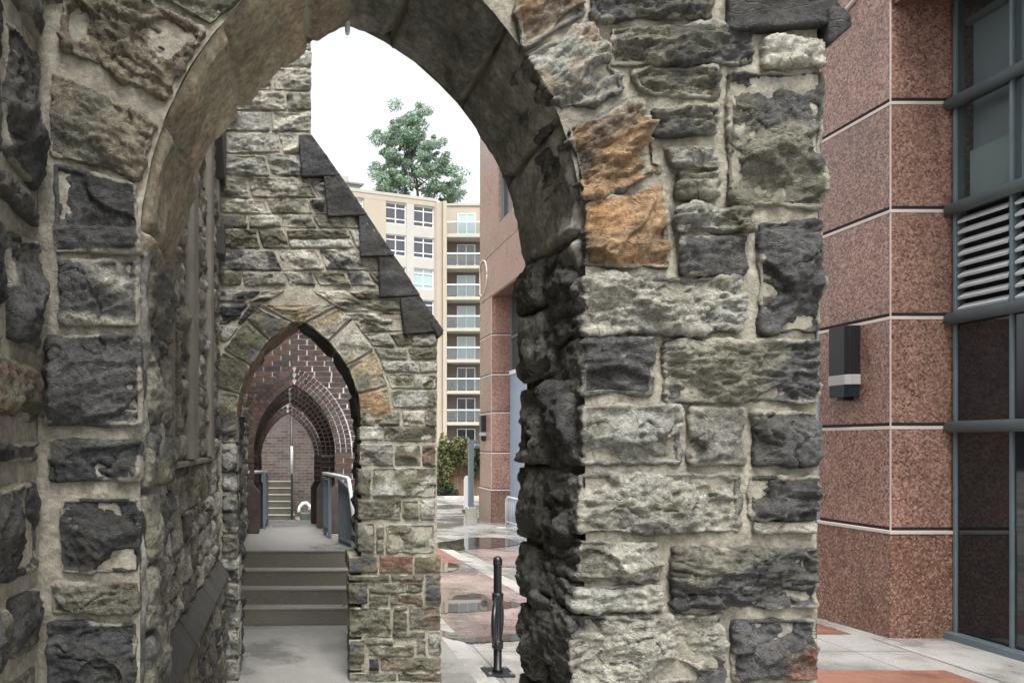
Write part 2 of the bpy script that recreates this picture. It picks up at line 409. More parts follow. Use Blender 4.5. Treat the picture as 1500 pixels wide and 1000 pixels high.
def coursed(z0, z1, xl, xr, hs, ls, gap, rng, split=.25):
    """rows of stones between two edges, each a slanted quad (x, z)"""
    z = z0; out = []
    while z < z1-.02:
        h = rng.uniform(*hs)
        if z+h > z1-.05: h = z1-z
        zb, zt = z+gap/2, z+h-gap/2
        lb, lt, rb, rt = xl(zb), xl(zt), xr(zb), xr(zt)
        w = (rb-lb+rt-lt)/2
        if w > .04:
            cuts = [0.0]; 
            while cuts[-1] < w:
                cuts.append(cuts[-1]+rng.uniform(*ls)*(1.3 if h > .13 else 1))
            if len(cuts) > 2 and w-cuts[-2] < ls[0]*.6: cuts.pop(-2)
            cuts[-1] = w; cuts = [c/w for c in cuts]
            for i in range(len(cuts)-1):
                a, b = cuts[i], cuts[i+1]
                j = rng.uniform(-.012, .012) if 0 < i else 0; k = rng.uniform(-.012, .012) if i < len(cuts)-2 else 0
                def X(t, lo, hi): return lo+(hi-lo)*t
                g = gap/2
                L0 = X(a, lb, rb)+(g if i else 0)+j; L1 = X(a, lt, rt)+(g if i else 0)-j
                R0 = X(b, lb, rb)-(g if i < len(cuts)-2 else 0)+k; R1 = X(b, lt, rt)-(g if i < len(cuts)-2 else 0)-k
                flags = (i == 0, i == len(cuts)-2)
                if h > .12 and rng.random() < split and not any(flags):
                    t = rng.uniform(.38, .62); zm = zb+(zt-zb)*t
                    Lm = L0+(L1-L0)*t; Rm = R0+(R1-R0)*t
                    out.append(([(Lm, zm-g), (Rm, zm-g), (R0, zb), (L0, zb)], flags)); out.append(([(L1, zt), (R1, zt), (Rm, zm+g), (Lm, zm+g)], flags))
                else:
                    dz = rng.uniform(-.006, .006)
                    out.append(([(L1, zt+dz), (R1, zt-dz), (R0, zb-dz), (L0, zb+dz)], flags))
        z += h
    return out

class Arch:
    def __init__(s, x0, a, zs, h, w):
        s.x0, s.a, s.zs, s.h, s.w = x0, a, zs, h, w
        s.R = (a*a+h*h)/(2*a); s.za = zs+h
    def half(s, z, r=0.0):               # half width at height z, offset r outwards
        if z <= s.zs: return s.a+r
        t = (s.R+r)**2-(z-s.zs)**2
        return max(0.0, math.sqrt(t)-(s.R-s.a)) if t > 0 else 0.0
    def top(s, r=0.0): return s.zs+math.sqrt((s.R+r)**2-(s.R-s.a)**2)
    def pt(s, side, th, r=0.0):
        c = s.R-s.a
        return (s.x0+side*((s.R+r)*math.cos(th)-c), s.zs+(s.R+r)*math.sin(th))
    def thmax(s, r=0.0): return math.acos((s.R-s.a)/(s.R+r))

def grid_rows(mb, rows, y, amp, frame, ncol_step, col, freq=14):
    """ruled sheet from rows of (z, x0, x1)"""
    n = max(2, int(max(r[2]-r[1] for r in rows)/ncol_step))
    z = np.array([r[0] for r in rows]); a = np.array([r[1] for r in rows]); b = np.array([r[2] for r in rows])
    t = np.linspace(0, 1, n+1)
    x = a[:, None]*(1-t)+b[:, None]*t; zz = np.repeat(z[:, None], n+1, 1)
    p = np.stack([x, zz, 0*x+y], -1).reshape(-1, 3)
    d = amp*1.5*fbm(p*freq, 4, .6)+amp*1.4*fbm(p*4+9, 2)
    X = frame(p[:, 0], y+0*d-d, p[:, 1])
    I = np.arange(len(rows)*(n+1)).reshape(len(rows), n+1)
    f = np.stack([I[:-1, :-1], I[:-1, 1:], I[1:, 1:], I[1:, :-1]], -1).reshape(-1, 4)
    mb.add(X, f, np.tile(np.array([*col, 1.0]), (len(p), 1)))

def buttress(root, D, th, ar, outer, xleft, zt, step, gs):
    """mortar core of an arched buttress: front, back, reveal and end"""
    mb = MB(); fr = fr_front(D); one = (1, 1, 1)
    for y, s in ((0.0, gs), (th, .05)):
        zs_ = np.arange(0, ar.za-.012, s); zs_ = np.append(zs_, ar.za-.004)
        grid_rows(mb, [(z, ar.x0+ar.half(z), outer(z)) for z in zs_], y, .0035, fr, s, one)
        grid_rows(mb, [(z, xleft, ar.x0-ar.half(z)) for z in zs_], y, .0035, fr, s, one)
        z2 = np.append(np.arange(ar.za, zt, s), zt)
        grid_rows(mb, [(z, xleft, outer(z)) for z in z2], y, .0035, fr, s, one)
    # end face and top
    zz = np.append(np.arange(0, zt, .04), zt); e = []
    for z in zz: e += [(outer(z), D, z), (outer(z), D+th, z)]
    mb.add(e, np.array([(2*i, 2*i+1, 2*i+3, 2*i+2) for i in range(len(zz)-1)]))
    mb.add([(xleft, D, zt), (outer(zt), D, zt), (outer(zt), D+th, zt), (xleft, D+th, zt)], np.array([(0, 1, 2, 3)]))
    part('mortar_core', mb, M['mortar'], root, smooth=True, attr=True)

def reveal(root, name, D, th, ar, step, cR, cL, jamb, amp, mat, nv=9, proud=.021):
    """the underside of the arch and its jambs as one rough strip"""
    path = []
    for z in np.arange(0, ar.zs, step): path.append((ar.x0+ar.a, z, -1, 0))
    m = int(ar.R*ar.thmax()/step)
    for i in range(m+1):
        t = ar.thmax()*i/m; x, z = ar.pt(1, t); path.append((x, z, -math.cos(t), -math.sin(t)))
    for i in range(m, -1, -1):
        t = ar.thmax()*i/m; x, z = ar.pt(-1, t); path.append((x, z, math.cos(t), -math.sin(t)))
    for z in np.arange(ar.zs, 0, -step): path.append((ar.x0-ar.a, z, 1, 0))
    pa = np.array(path); ns = len(pa)
    s = np.concatenate([[0], np.cumsum(np.hypot(*np.diff(pa[:, :2], axis=0).T))])
    nt_ = int(th/step); t = np.linspace(.0, th, nt_+1)
    S, T_ = np.meshgrid(s, t, indexing='ij')
    S = S.ravel(); T_ = T_.ravel(); i0 = np.repeat(np.arange(ns), nt_+1); X = pa[i0]
    arch = sst(ar.zs-.02, ar.zs+.05, X[:, 1])
    p = np.stack([X[:, 0], T_+D, X[:, 1]], -1)
    d = fbm(p*9, 4)*.014*amp+fbm(p*3+4, 2)*.012*amp
    # joints between the soffit stones
    sj = s[-1]/nv; ph = (S+.02*perlin(p*5))/sj; g = np.abs(ph-np.round(ph))*sj
    d -= (.026*np.exp(-(g/.011)**2))*arch; tl = np.sin(np.floor(ph)*5.3)*.05; d += tl*(ph-np.floor(ph)-.5)*sj*arch+np.sin(np.floor(ph)*3.1)*.04*(T_-th/2)*arch
    blk = np.round(ph*1+.5).astype(int); d += arch*.012*np.sin(blk*12.9+1)
    e = np.minimum(T_, th-T_); d -= .016*np.exp(-(e/.012)**2)
    d = (d+proud*arch)*sst(-.003, .022, T_)*(1-.85*arch*(1-sst(.0, .022, T_)))
    v = np.stack([X[:, 0]+X[:, 2]*d, D+T_, X[:, 1]+X[:, 3]*d], -1)
    right = sst(ar.x0-.03, ar.x0+.03, X[:, 0])
    k = sst(-.15, .15, fbm(p*5+20, 3))
    def two(c): return np.array(PAL[c[0]])*(1-k)[:, None]+np.array(PAL[c[1]])*k[:, None]
    ca = two(cR)*right[:, None]+two(cL)*(1-right)[:, None]
    cj = two(jamb)
    col = ca*arch[:, None]+cj*(1-arch)[:, None]
    col *= (1+.3*np.sin(blk*7.7))[:, None]
    lm = np.clip(1-g/.026, 0, 1)*arch
    I = np.arange(len(S)).reshape(ns, nt_+1)
    f = np.stack([I[:-1, :-1], I[1:, :-1], I[1:, 1:], I[:-1, 1:]], -1).reshape(-1, 4)
    mb = MB(); mb.add(v, f, np.concatenate([col, lm[:, None]], 1))
    part(name, mb, mat, root, smooth=True, attr=True)

def masonry(mb, mat, root, ar):
    """the stones of the outer pier with the wall above, and those of the church-side respond"""
    out = (MB(), MB()); n0 = 0
    for v, q, k in zip(mb.V, mb.Q, mb.K):
        c = v.mean(0); out[1 if c[0] < ar.x0 and c[2] < ar.za+.05 else 0].add(v, q-n0, k); n0 += len(v)
    part('pier_stonework', out[0], mat, root, smooth=True, attr=True); part('respond_stonework', out[1], mat, root, smooth=True, attr=True)

def coping(root, quads, D, y0, y1, step):
    """dressed weathering stone with worn, slightly uneven faces"""
    mb = MB()
    for q in quads: stone_block(mb, q, y0, y1, step, fr_front(D), 'cp', 'dk', amp=.42, strata=.1, rad=.006, lime=.12, oc=3)
    part('coping_stone', mb, M['stone_far'], root, smooth=True, attr=True)

# ================================================================== CHURCH WALL (left)
XW = -.505
church = thing('church_wall', 'tall dark rubble stone church wall running along the left side with shafts and sloped plinth', 'wall', (XW, 3, 0))
rng = random.Random(5)
mb = MB(); fl = fr_left(XW)
cols = ['dk', 'ch', 'ch', 'dk', 'gg', 'ol', 'mg', 'br']
rows_near = [3.3, 3.02, 2.72, 2.43, 2.13, 2.06, 1.815, 1.68, 1.6, 1.39, 1.24, 1.06, .9]
def put(mb, q, y0, y1, step, fr, pal, amp=1.0, strata=.5, **k):
    a = rng.choice(pal); b = rng.choice(pal)
    stone_block(mb, q, y0, y1, step, fr, a, b, amp=amp*rng.uniform(.8, 1.2), strata=strata*rng.choice([.2, .6, 1.2]), **k)
for i in range(len(rows_near)-1):
    zt, zb = rows_near[i]-.014, rows_near[i+1]+.014
    x = 1.49; first = True
    while x > .2:
        l = rng.uniform(.16, .34)*(1 if zt-zb > .1 else 1.3)
        x0 = max(.15, x-l)
        c = [('dk', 'ch'), ('br', 'rb'), ('ch', 'gg'), ('dk', 'ch'), ('db', 'ch'), ('dk', 'ch'), ('ol', 'br'), ('dk', 'ch'), ('dk', 'ch'), ('ch', 'gg'), ('gg', 'ol'), ('ch', 'dk')][i]
        stone_block(mb, [(x0+.012, zt-rng.uniform(0, .02)), (x-.012, zt-rng.uniform(0, .015)), (x-.012, zb), (x0+.012, zb+rng.uniform(0, .015))], -.016, .08, .006, fl, c[0], c[1], amp=.85, strata=.3, rad=.012, lime=1)
        x = x0
# beyond the arch: window band and courses
def wallrows(z0, z1, d0, d1, step, hs, ls, pal, gap=.018):
    for q, flg in coursed(z0, z1, lambda z: d0, lambda z: d1, hs, ls, gap, rng, .2):
        put(mb, q, -.012, .06, step, fl, pal, amp=1.0, strata=.5, rad=.008, oc=3, lime=.8)
palw = ['ch', 'mg', 'ol', 'gg', 'gg', 'mg', 'pg', 'pg']
wallrows(.86, 1.55, 1.9, 5.2, .011, (.1, .19), (.14, .34), palw)
wallrows(1.58, 4.2, 1.9, 5.2, .012, (.1, .2), (.12, .32), palw)
wallrows(.02, .74, 1.9, 5.2, .014, (.1, .18), (.16, .36), palw)
wallrows(0.02, 4.2, 5.75, 8.6, .02, (.12, .2), (.16, .4), palw)
part('stonework', mb, M['stone'], church, smooth=True, attr=True)
mb = MB()
zs_ = np.arange(0, 5.6, .02)
grid_rows(mb, [(z, -.5, 2.4) for z in zs_], 0.0, .003, fl, .02, (1, 1, 1))
grid_rows(mb, [(z, 2.4, 8.66) for z in zs_], 0.0, .003, fl, .05, (.8, .8, .78))
part('mortar_bed', mb, M['mortar'], church, smooth=True, attr=True)
mb = MB().box((XW-.6, -3, 0), (XW-.03, 8.66, 5.6)).box((XW-.03, -3, 0), (XW, -.5, 5.6)); part('wall_core', mb, M['shaft'], church)
for d0, d1, w in ((2.78, 3.0, .05), (3.55, 3.76, .05), (4.38, 4.56, .045)):
    mb = MB(); r = .02
    mb.prism([(XW-.02, d0), (XW+w-r, d0), (XW+w, d0+r), (XW+w, d1-r), (XW+w-r, d1), (XW-.02, d1)], 1.575, 3.95, axis='z')
    part('window_shaft', mb, M['shaft'], church, bevel=.006)
mb = MB().box((XW-.02, 2.66, 1.545), (XW+.03, 4.75, 1.572)); part('window_sill', mb, M['shaft'], church, bevel=.006)
# sloped plinth course, slab by slab
for a, b in ((1.9, 2.62), (2.64, 3.35), (3.37, 4.2), (4.22, 5.18)):
    mb = MB().prism([(XW-.03, .86), (XW+.012, .86), (XW+.085, .755), (XW+.085, .735), (XW-.03, .735)], a, b, axis='y')
    part('plinth_slab', mb, M['slate'], church, bevel=.006)
mb = MB(); f2 = fr_left(XW+.055); rng2 = rng
for q, flg in coursed(.01, .73, lambda z: 1.9, lambda z: 5.18, (.1, .17), (.2, .4), .018, rng, .1):
    put(mb, q, -.012, .06, .014, f2, ['gg', 'ol', 'mg', 'ch'], amp=.9, strata=.8, oc=3)
part('plinth_stonework', mb, M['stone'], church, smooth=True, attr=True)
mb = MB().box((XW, 1.9, 0), (XW+.055, 5.18, .735)); part('plinth_core', mb, M['mortar'], church, attr=True)
# hood mould stop, pale shaft and lower stop seen at the far corner
mb = MB().prism([(4.6, 3.95), (5.15, 3.95), (5.15, 3.46), (5.02, 3.42), (4.9, 3.55)], XW-.02, XW+.07, axis='x'); part('hood_mould', mb, M['slate'], church, bevel=.01)
mb = MB().box((XW-.02, 5.02, 3.1), (XW+.03, 5.12, 3.42)); part('hood_shaft', mb, M['shaft'], church, bevel=.006)
mb = MB().prism([(4.98, 3.1), (5.16, 3.1), (5.16, 2.93), (5.1, 2.88), (5.02, 2.92)], XW-.02, XW+.065, axis='x'); part('label_stop', mb, M['slate'], church, bevel=.01)

# ================================================================== FRONT BUTTRESS
D1, TH1 = 1.5, .37
A1 = Arch(.1445, .4445, 2.035, .66, .165)
def w1(px, py): return ((px-VX)*D1/F, EYE+(VY-py)*D1/F)
def outer1(z):
    if z < .88: return 1.06
    return 1.052 if z < 2.45 else (1.052 if z < 2.5 else max(.17, 1.052-(z-2.5)*.66))
fb = thing('arched_buttress', 'nearest rough stone buttress whose pointed arch frames the whole view', 'stone arch', (.3, D1, 0), 'stone buttresses pierced by pointed arches')
buttress(fb, D1, TH1, A1, outer1, XW, 4.9, .004, .0065)
reveal(fb, 'arch_soffit', D1+.003, TH1-.003, A1, .0065, ('sg', 'mg'), ('lb', 'tn'), ('dg', 'ch'), 1.0, M['soff'], nv=25)
mb = MB(); ff = fr_front(D1)
def S(pts, cA, cB=None, amp=1.0, strata=.5, dep=.10, y0=-.012, step=.0036, **k):
    if len(pts) == 4 and not isinstance(pts[0], tuple):
        x0, ya, x1, yb = pts; pts = [(x0, ya), (x1, ya), (x1, yb), (x0, yb)]
    stone_block(mb, [w1(*p) for p in pts], y0, dep, step, ff, cA, cB, amp, strata, **k)
# right pier, traced stone by stone (photo pixels at the wall's own plane)
S((893, 43, 1100, 98), 'ch', 'gg', strata=1.2); S((865, -40, 1040, 32), 'ch', 'gg', strata=.9)
S([(921, 103), (1048, 100), (1048, 146), (940, 140)], 'gg', 'ch', strata=.9); S((952, 160, 1046, 200), 'ch', 'gg', strata=1.0)
S([(968, 214), (1048, 214), (1048, 250), (984, 249)], 'pg', 'gg', strata=1.3); S((988, 254, 1048, 291), 'gg', 'pl', strata=1.2)
S((987, 307, 1096, 341), 'pg', 'gg', strata=1.4); S((992, 348, 1090, 404), 'ch', 'ch', strata=.2)
S((1114, 60, 1202, 102), 'pl', 'gg', strata=1.0, dep=.36); S([(1062, 110), (1203, 106), (1200, 305), (1064, 300)], 'gg', 'ch', strata=.1, dep=.36, split=-.03)
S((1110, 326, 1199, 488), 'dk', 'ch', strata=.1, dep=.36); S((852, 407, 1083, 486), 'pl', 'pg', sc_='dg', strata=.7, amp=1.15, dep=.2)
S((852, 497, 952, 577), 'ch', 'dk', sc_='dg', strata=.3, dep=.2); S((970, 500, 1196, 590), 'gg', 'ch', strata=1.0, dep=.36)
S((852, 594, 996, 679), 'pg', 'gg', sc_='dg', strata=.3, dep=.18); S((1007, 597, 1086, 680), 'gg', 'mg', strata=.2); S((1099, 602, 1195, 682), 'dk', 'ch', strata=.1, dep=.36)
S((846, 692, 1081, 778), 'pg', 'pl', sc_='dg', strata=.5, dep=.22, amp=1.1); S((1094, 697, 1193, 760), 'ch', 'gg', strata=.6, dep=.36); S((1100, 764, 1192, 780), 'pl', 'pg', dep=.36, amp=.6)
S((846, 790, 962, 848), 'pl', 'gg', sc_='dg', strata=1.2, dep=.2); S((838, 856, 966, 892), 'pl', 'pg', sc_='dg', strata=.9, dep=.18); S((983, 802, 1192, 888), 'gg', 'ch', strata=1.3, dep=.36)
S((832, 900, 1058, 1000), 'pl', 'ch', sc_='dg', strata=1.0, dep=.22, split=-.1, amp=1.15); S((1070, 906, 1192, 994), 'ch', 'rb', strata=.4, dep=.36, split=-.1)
rng = random.Random(21)
pall = ['gg', 'pg', 'ch', 'pl', 'mg']
for q, flg in coursed(.03, EYE+(650-1012)*D1/F, lambda z: A1.x0+A1.a, lambda z: 1.06, (.1, .18), (.16, .4), .024, rng, .1):
    put(mb, q, -.012, .36 if flg[1] else .2, .009, ff, pall)
# left respond
S([(81, 242), (200, 272), (207, 372), (81, 372)], 'dk', 'ch', strata=.2, dep=.22); S((88, 382, 204, 477), 'ch', 'pl', strata=.1, dep=.2, split=-.14)
S((71, 491, 207, 622), 'ch', 'ch', strata=.1, dep=.25); S((76, 643, 205, 704), 'dk', 'ch', strata=.3, dep=.2)
S((90, 730, 206, 838), 'dk', 'ch', strata=.15, dep=.23); S((79, 851, 204, 897), 'gg', 'ol', strata=.5, dep=.2); S((72, 911, 200, 1003), 'dk', 'ch', strata=.3, dep=.24)
for q, flg in coursed(.03, EYE+(650-1015)*D1/F, lambda z: XW+.03, lambda z: A1.x0-A1.a, (.1, .18), (.16, .4), .024, rng, .1):
    put(mb, q, -.012, .2, .009, ff, ['dk', 'ch', 'gg'])
# rest of the wall above the frame
def ex_r(z): return A1.x0+A1.half(z, A1.w)+.02 if z < A1.top(A1.w) else XW+.02
def ex_l(z): return A1.x0-A1.half(z, A1.w)-.02
for q, flg in coursed(2.56, 2.86, ex_r, lambda z: .84, (.09, .12), (.15, .3), .02, rng, .0): put(mb, q, -.012, .08, .009, ff, pall)
for q, flg in coursed(2.88, 4.85, lambda z: XW+.02, outer1, (.1, .18), (.16, .4), .02, rng, .1): put(mb, q, -.012, .08, .014, ff, pall, oc=2)
for q, flg in coursed(2.52, 2.86, lambda z: XW+.02, ex_l, (.09, .14), (.1, .3), .02, rng, .0): put(mb, q, -.012, .08, .009, ff, ['gg', 'ol', 'br'])
# rear portions of both jambs: bulging stones, one course after the other
frr = fr_right(A1.x0+A1.a); frl = fr_left(A1.x0-A1.a)
z = .03
while z < 2.02:
    h = rng.uniform(.12, .2)
    a = rng.uniform(.13, .2); zz = min(z+h, 2.08)
    stone_block(mb, [(D1+a+.012, zz-.008), (D1+TH1+.005, zz-.008), (D1+TH1+.005, z+.008), (D1+a+.012, z+.008)], -.022, .1, .006, frr, 'mg', 'dg', amp=1.1, strata=.2, rad=.012, lime=0)
    if a > .14: stone_block(mb, [(D1+.03, zz-.012), (D1+a-.006, zz-.012), (D1+a-.006, z+.012), (D1+.03, z+.012)], -.012, .1, .006, frr, 'ch', 'dg', amp=1.2, strata=.2, rad=.016, lime=.1)
    z += h
z = .03
while z < 2.05:
    h = rng.uniform(.13, .22); a = rng.uniform(.1, .2); zz = min(z+h, 2.1)
    for q0, q1 in ((.05, a-.01), (a+.01, TH1)):
        stone_block(mb, [(D1+q0, zz-.01), (D1+q1, zz-.01), (D1+q1, z+.01), (D1+q0, z+.01)], -.008, .08, .006, frl, rng.choice(['ch', 'gg', 'ol']), rng.choice(['ch', 'ol', 'gg']), amp=.9, strata=.3, rad=.01, lime=.3)
    z += h
masonry(mb, M['stone'], fb, A1)
# arch ring, traced
mb = MB()
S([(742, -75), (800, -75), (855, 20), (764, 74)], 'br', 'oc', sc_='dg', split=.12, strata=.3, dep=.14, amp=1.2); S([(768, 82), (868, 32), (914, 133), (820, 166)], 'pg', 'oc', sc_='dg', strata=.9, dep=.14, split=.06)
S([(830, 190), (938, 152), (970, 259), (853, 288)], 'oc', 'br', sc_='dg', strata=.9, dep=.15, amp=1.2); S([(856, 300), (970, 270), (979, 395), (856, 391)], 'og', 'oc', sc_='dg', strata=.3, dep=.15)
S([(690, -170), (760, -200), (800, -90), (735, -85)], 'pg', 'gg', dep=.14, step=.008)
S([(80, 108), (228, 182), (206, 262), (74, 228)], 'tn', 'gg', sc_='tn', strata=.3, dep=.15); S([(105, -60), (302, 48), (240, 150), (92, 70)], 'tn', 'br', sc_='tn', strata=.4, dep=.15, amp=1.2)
S([(200, -100), (378, -24), (310, 40), (150, -50)], 'gg', 'ol', dep=.14); S([(330, -190), (440, -85), (368, -30), (240, -110)], 'gg', 'br', dep=.14, step=.008)
S([(470, -240), (640, -240), (600, -100), (450, -95)], 'pg', 'bf', dep=.14, step=.008)
part('arch_ring', mb, M['stone'], fb, smooth=True, attr=True)
W5 = [[w1(1060, -110), w1(1150, -110), w1(1238, 40), w1(1060, 52)], [w1(1203, 20), w1(1228, 22), w1(1236, 46), w1(1203, 76)]]
coping(fb, W5, D1, -.022, TH1+.01, .006)
for k in range(1, 5): coping(fb, [[(x-k*.155, z+k*.235) for x, z in W5[0]]], D1, -.022-.0015*k, TH1+.01, .014)
mb = MB().lathe((A1.x0-.004, D1+TH1-.03, A1.za-.055), [(.004, .012), (.006, .02), (.007, .045), (.006, .06)], 8); part('lime_drip', mb, M['wpaint'], fb, smooth=True)

# ================================================================== SECOND BUTTRESS
D2, TH2 = 5.2, .5
s2 = D2/F
def w2(px, py): return ((px-VX)*s2, EYE+(VY-py)*s2)
A2 = Arch((437.5-VX)*s2+.0, 92*s2, w2(0, 617)[1], (617-467)*s2, 45*s2)
def outer2(z):
    y = VY-(z-EYE)/s2
    if y > 815: return w2(645, 0)[0]
    if y > 490: return w2(640, 0)[0]
    if y > 205: return w2(455+(y-205)*185/285, 0)[0]-.004
    return w2(455, 0)[0]
sb = thing('arched_buttress', 'pale stone buttress with stepped dark sloping top standing behind the nearest arch', 'stone arch', (.3, D2, 0), 'stone buttresses pierced by pointed arches')
buttress(sb, D2, TH2, A2, outer2, XW, 5.6, .01, .02)
reveal(sb, 'arch_soffit', D2+.05, TH2-.05, A2, .02, ('ch', 'dk'), ('br', 'rb'), ('dk', 'ch'), 1.0, M['soff'], nv=16)
mb = MB(); ff = fr_front(D2); rng = random.Random(8)
def S2(x0, ya, x1, yb, cA, cB=None, amp=.9, strata=.5, dep=.2, **k):
    pts = [(x0, ya), (x1, ya), (x1, yb), (x0, yb)]
    stone_block(mb, [w2(*p) for p in pts], -.012, dep, .0085, ff, cA, cB, amp, strata, oc=3, rad=.008, **k)
# right pier traced
for a in [(528, 602, 549, 622, 'pl', 'gg'), (556, 602, 585, 622, 'gg', 'pg'), (590, 602, 622, 624, 'pl', 'pg'), (624, 574, 638, 624, 'gg', 'ol'),
          (527, 625, 560, 644, 'pg', 'pl'), (563, 624, 638, 646, 'ol', 'gg'), (527, 650, 576, 681, 'pg', 'mg'), (579, 651, 615, 681, 'pl', 'ol'), (619, 652, 638, 682, 'oc', 'br'),
          (525, 687, 543, 724, 'ol', 'gg'), (546, 685, 638, 727, 'pg', 'ol'), (525, 731, 587, 760, 'ol', 'gg'), (590, 733, 613, 759, 'gg', 'ol'), (616, 732, 636, 760, 'ol', 'pg'),
          (524, 766, 548, 808, 'gg', 'pg'), (552, 770, 562, 787, 'mg', 'gg'), (552, 790, 562, 808, 'gg', 'ol'), (566, 768, 635, 809, 'pg', 'gg')]:
    S2(*a, strata=rng.uniform(.2, .8), dep=.45 if a[2] > 634 else .2)
for a in [(512, 815, 553, 838, 'dk', 'br'), (556, 814, 604, 838, 'rb', 'br'), (607, 814, 645, 838, 'br', 'ol')]:
    S2(*a, strata=.2, dep=.45, amp=.6)
for a in [(511, 842, 570, 850, 'ol', 'gg'), (574, 841, 620, 850, 'ol', 'br'), (511, 853, 538, 884, 'ol', 'ch'), (541, 854, 593, 867, 'ol', 'gg'), (596, 853, 619, 866, 'br', 'ol'), (541, 870, 568, 884, 'ol', 'gg'), (572, 869, 618, 884, 'ol', 'br'), (623, 842, 645, 883, 'ol', 'ch'),
          (512, 890, 572, 932, 'ol', 'gg'), (577, 888, 596, 893, 'gg', 'ol'), (576, 896, 596, 920, 'br', 'ol'), (600, 888, 645, 920, 'gg', 'br'), (575, 924, 622, 932, 'gg', 'ol'), (536, 935, 575, 941, 'gg', 'ol'), (512, 937, 534, 981, 'ol', 'ch'), (540, 945, 606, 959, 'ol', 'gg'), (610, 936, 624, 958, 'pg', 'gg'), (628, 924, 646, 958, 'pg', 'br'),
          (541, 964, 554, 980, 'dk', 'ol'), (558, 963, 646, 980, 'ol', 'br'), (512, 985, 580, 1000, 'ol', 'gg'), (584, 984, 646, 1000, 'br', 'ol')]:
    S2(*a, strata=rng.uniform(.2, .9), dep=.45 if a[2] > 640 else .2)
# coursed rubble between ring and slope
def e2r(z): return A2.x0+A2.half(z, A2.w)+.012
def e2l(z): return A2.x0-A2.half(z, A2.w)-.012
palb = ['gg', 'ol', 'pg', 'pl', 'pg', 'pl', 'ol', 'pl', 'pg']
zt2 = A2.top(A2.w)
for q, flg in coursed(w2(0, 598)[1], zt2-.03, e2r, outer2, (.08, .17), (.12, .3), .018, rng, .3):
    put(mb, q, -.012, .4 if flg[1] else .12, .0085, ff, palb, oc=3, rad=.008, amp=.9, strata=.8)
for q, flg in coursed(w2(0, 598)[1], zt2-.03, lambda z: XW+.02, e2l, (.08, .15), (.08, .25), .018, rng, .3):
    put(mb, q, -.012, .12, .0085, ff, ['ch', 'gg', 'pg', 'pl', 'dk'], oc=3, rad=.008, amp=.9, strata=.8)
for q, flg in coursed(zt2-.01, 5.5, lambda z: XW+.02, outer2, (.085, .17), (.14, .36), .018, rng, .45):
    put(mb, q, -.012, .4 if flg[1] else .12, .0085, ff, palb+['ch'], oc=3, rad=.008, amp=.95, strata=1.0)
# left jamb, small square blocks
z = .02
while z < w2(0, 602)[1]:
    h = rng.uniform(.11, .22); zz = min(z+h, w2(0, 598)[1])
    lo = z < .84
    stone_block(mb, [(XW+.035, zz-.01), (A2.x0-A2.a+(.006 if not lo else .02), zz-.01), (A2.x0-A2.a+(.006 if not lo else .02), z+.01), (XW+.035, z+.01)], -.012, .3, .008, ff, rng.choice(['ch', 'gg', 'dk'] if not lo else ['ol', 'pg', 'gg']), rng.choice(['ch', 'pg', 'gg']), .9, .4, oc=3)
    z += h
# jamb stones seen inside the opening
for X, frm in ((A2.x0+A2.a, fr_right(A2.x0+A2.a)), (A2.x0-A2.a, fr_left(A2.x0-A2.a))):
    z = .02
    while z < A2.zs:
        h = rng.uniform(.12, .22)
        stone_block(mb, [(D2+.2, z+h-.012), (D2+TH2, z+h-.012), (D2+TH2, z+.012), (D2+.2, z+.012)], -.015, .1, .014, frm, 'dk', 'ch', 1.5, .2, oc=2, lime=.1, rad=.02)
        z += h
masonry(mb, M['stone_far'], sb, A2)
mb = MB()
rs = [0, .22, .46, .70, .94]
cr = [('oc', 'bf'), ('gg', 'bf'), ('bf', 'pl'), ('bf', 'pl')]; cl = [('ol', 'gg'), ('ol', 'ch'), ('ol', 'ch'), ('ol', 'ch')]
for sd, cc in ((1, cr), (-1, cl)):
    for i in range(4):
        t0, t1 = rs[i]*A2.thmax()+.012, rs[i+1]*A2.thmax()-.012
        a, b, c, d = A2.pt(sd, t0), A2.pt(sd, t1), A2.pt(sd, t1 if i < 3 else .80*A2.thmax(), A2.w), A2.pt(sd, t0, A2.w)
        q = [b, c, d, a] if sd > 0 else [c, b, a, d]
        stone_block(mb, q, -.018, .2, .0085, ff, cc[i][0], cc[i][1], .75, .15, oc=3, split=-.05)
t0 = rs[4]*A2.thmax()+.012
stone_block(mb, [A2.pt(-1, .83*A2.thmax(), A2.w*1.03), A2.pt(1, .83*A2.thmax(), A2.w*1.03), A2.pt(1, t0), A2.pt(-1, t0)], -.018, .2, .0085, ff, 'pl', 'bf', .75, .15, oc=3)
part('arch_ring', mb, M['stone_far'], sb, smooth=True, attr=True)
Ws = [[(437, 202), (456, 202), (499, 261), (442, 263)], [(474, 263), (498, 261), (538, 318), (480, 320)], [(525, 320), (537, 318), (577, 377), (527, 378)],
      [(554, 378), (576, 376), (614, 435), (555, 437)], [(585, 438), (613, 436), (649, 486), (640, 494), (591, 491)]]
for i, W in enumerate(Ws):
    qs = [[w2(*p) for p in (W[0], W[1], W[2], W[-1])]]
    if len(W) == 5: qs.append([w2(622, 462), w2(638, 470), w2(648, 490), w2(640, 497)])
    coping(sb, qs, D2, -.056+.0012*i, TH2+.01, .011)

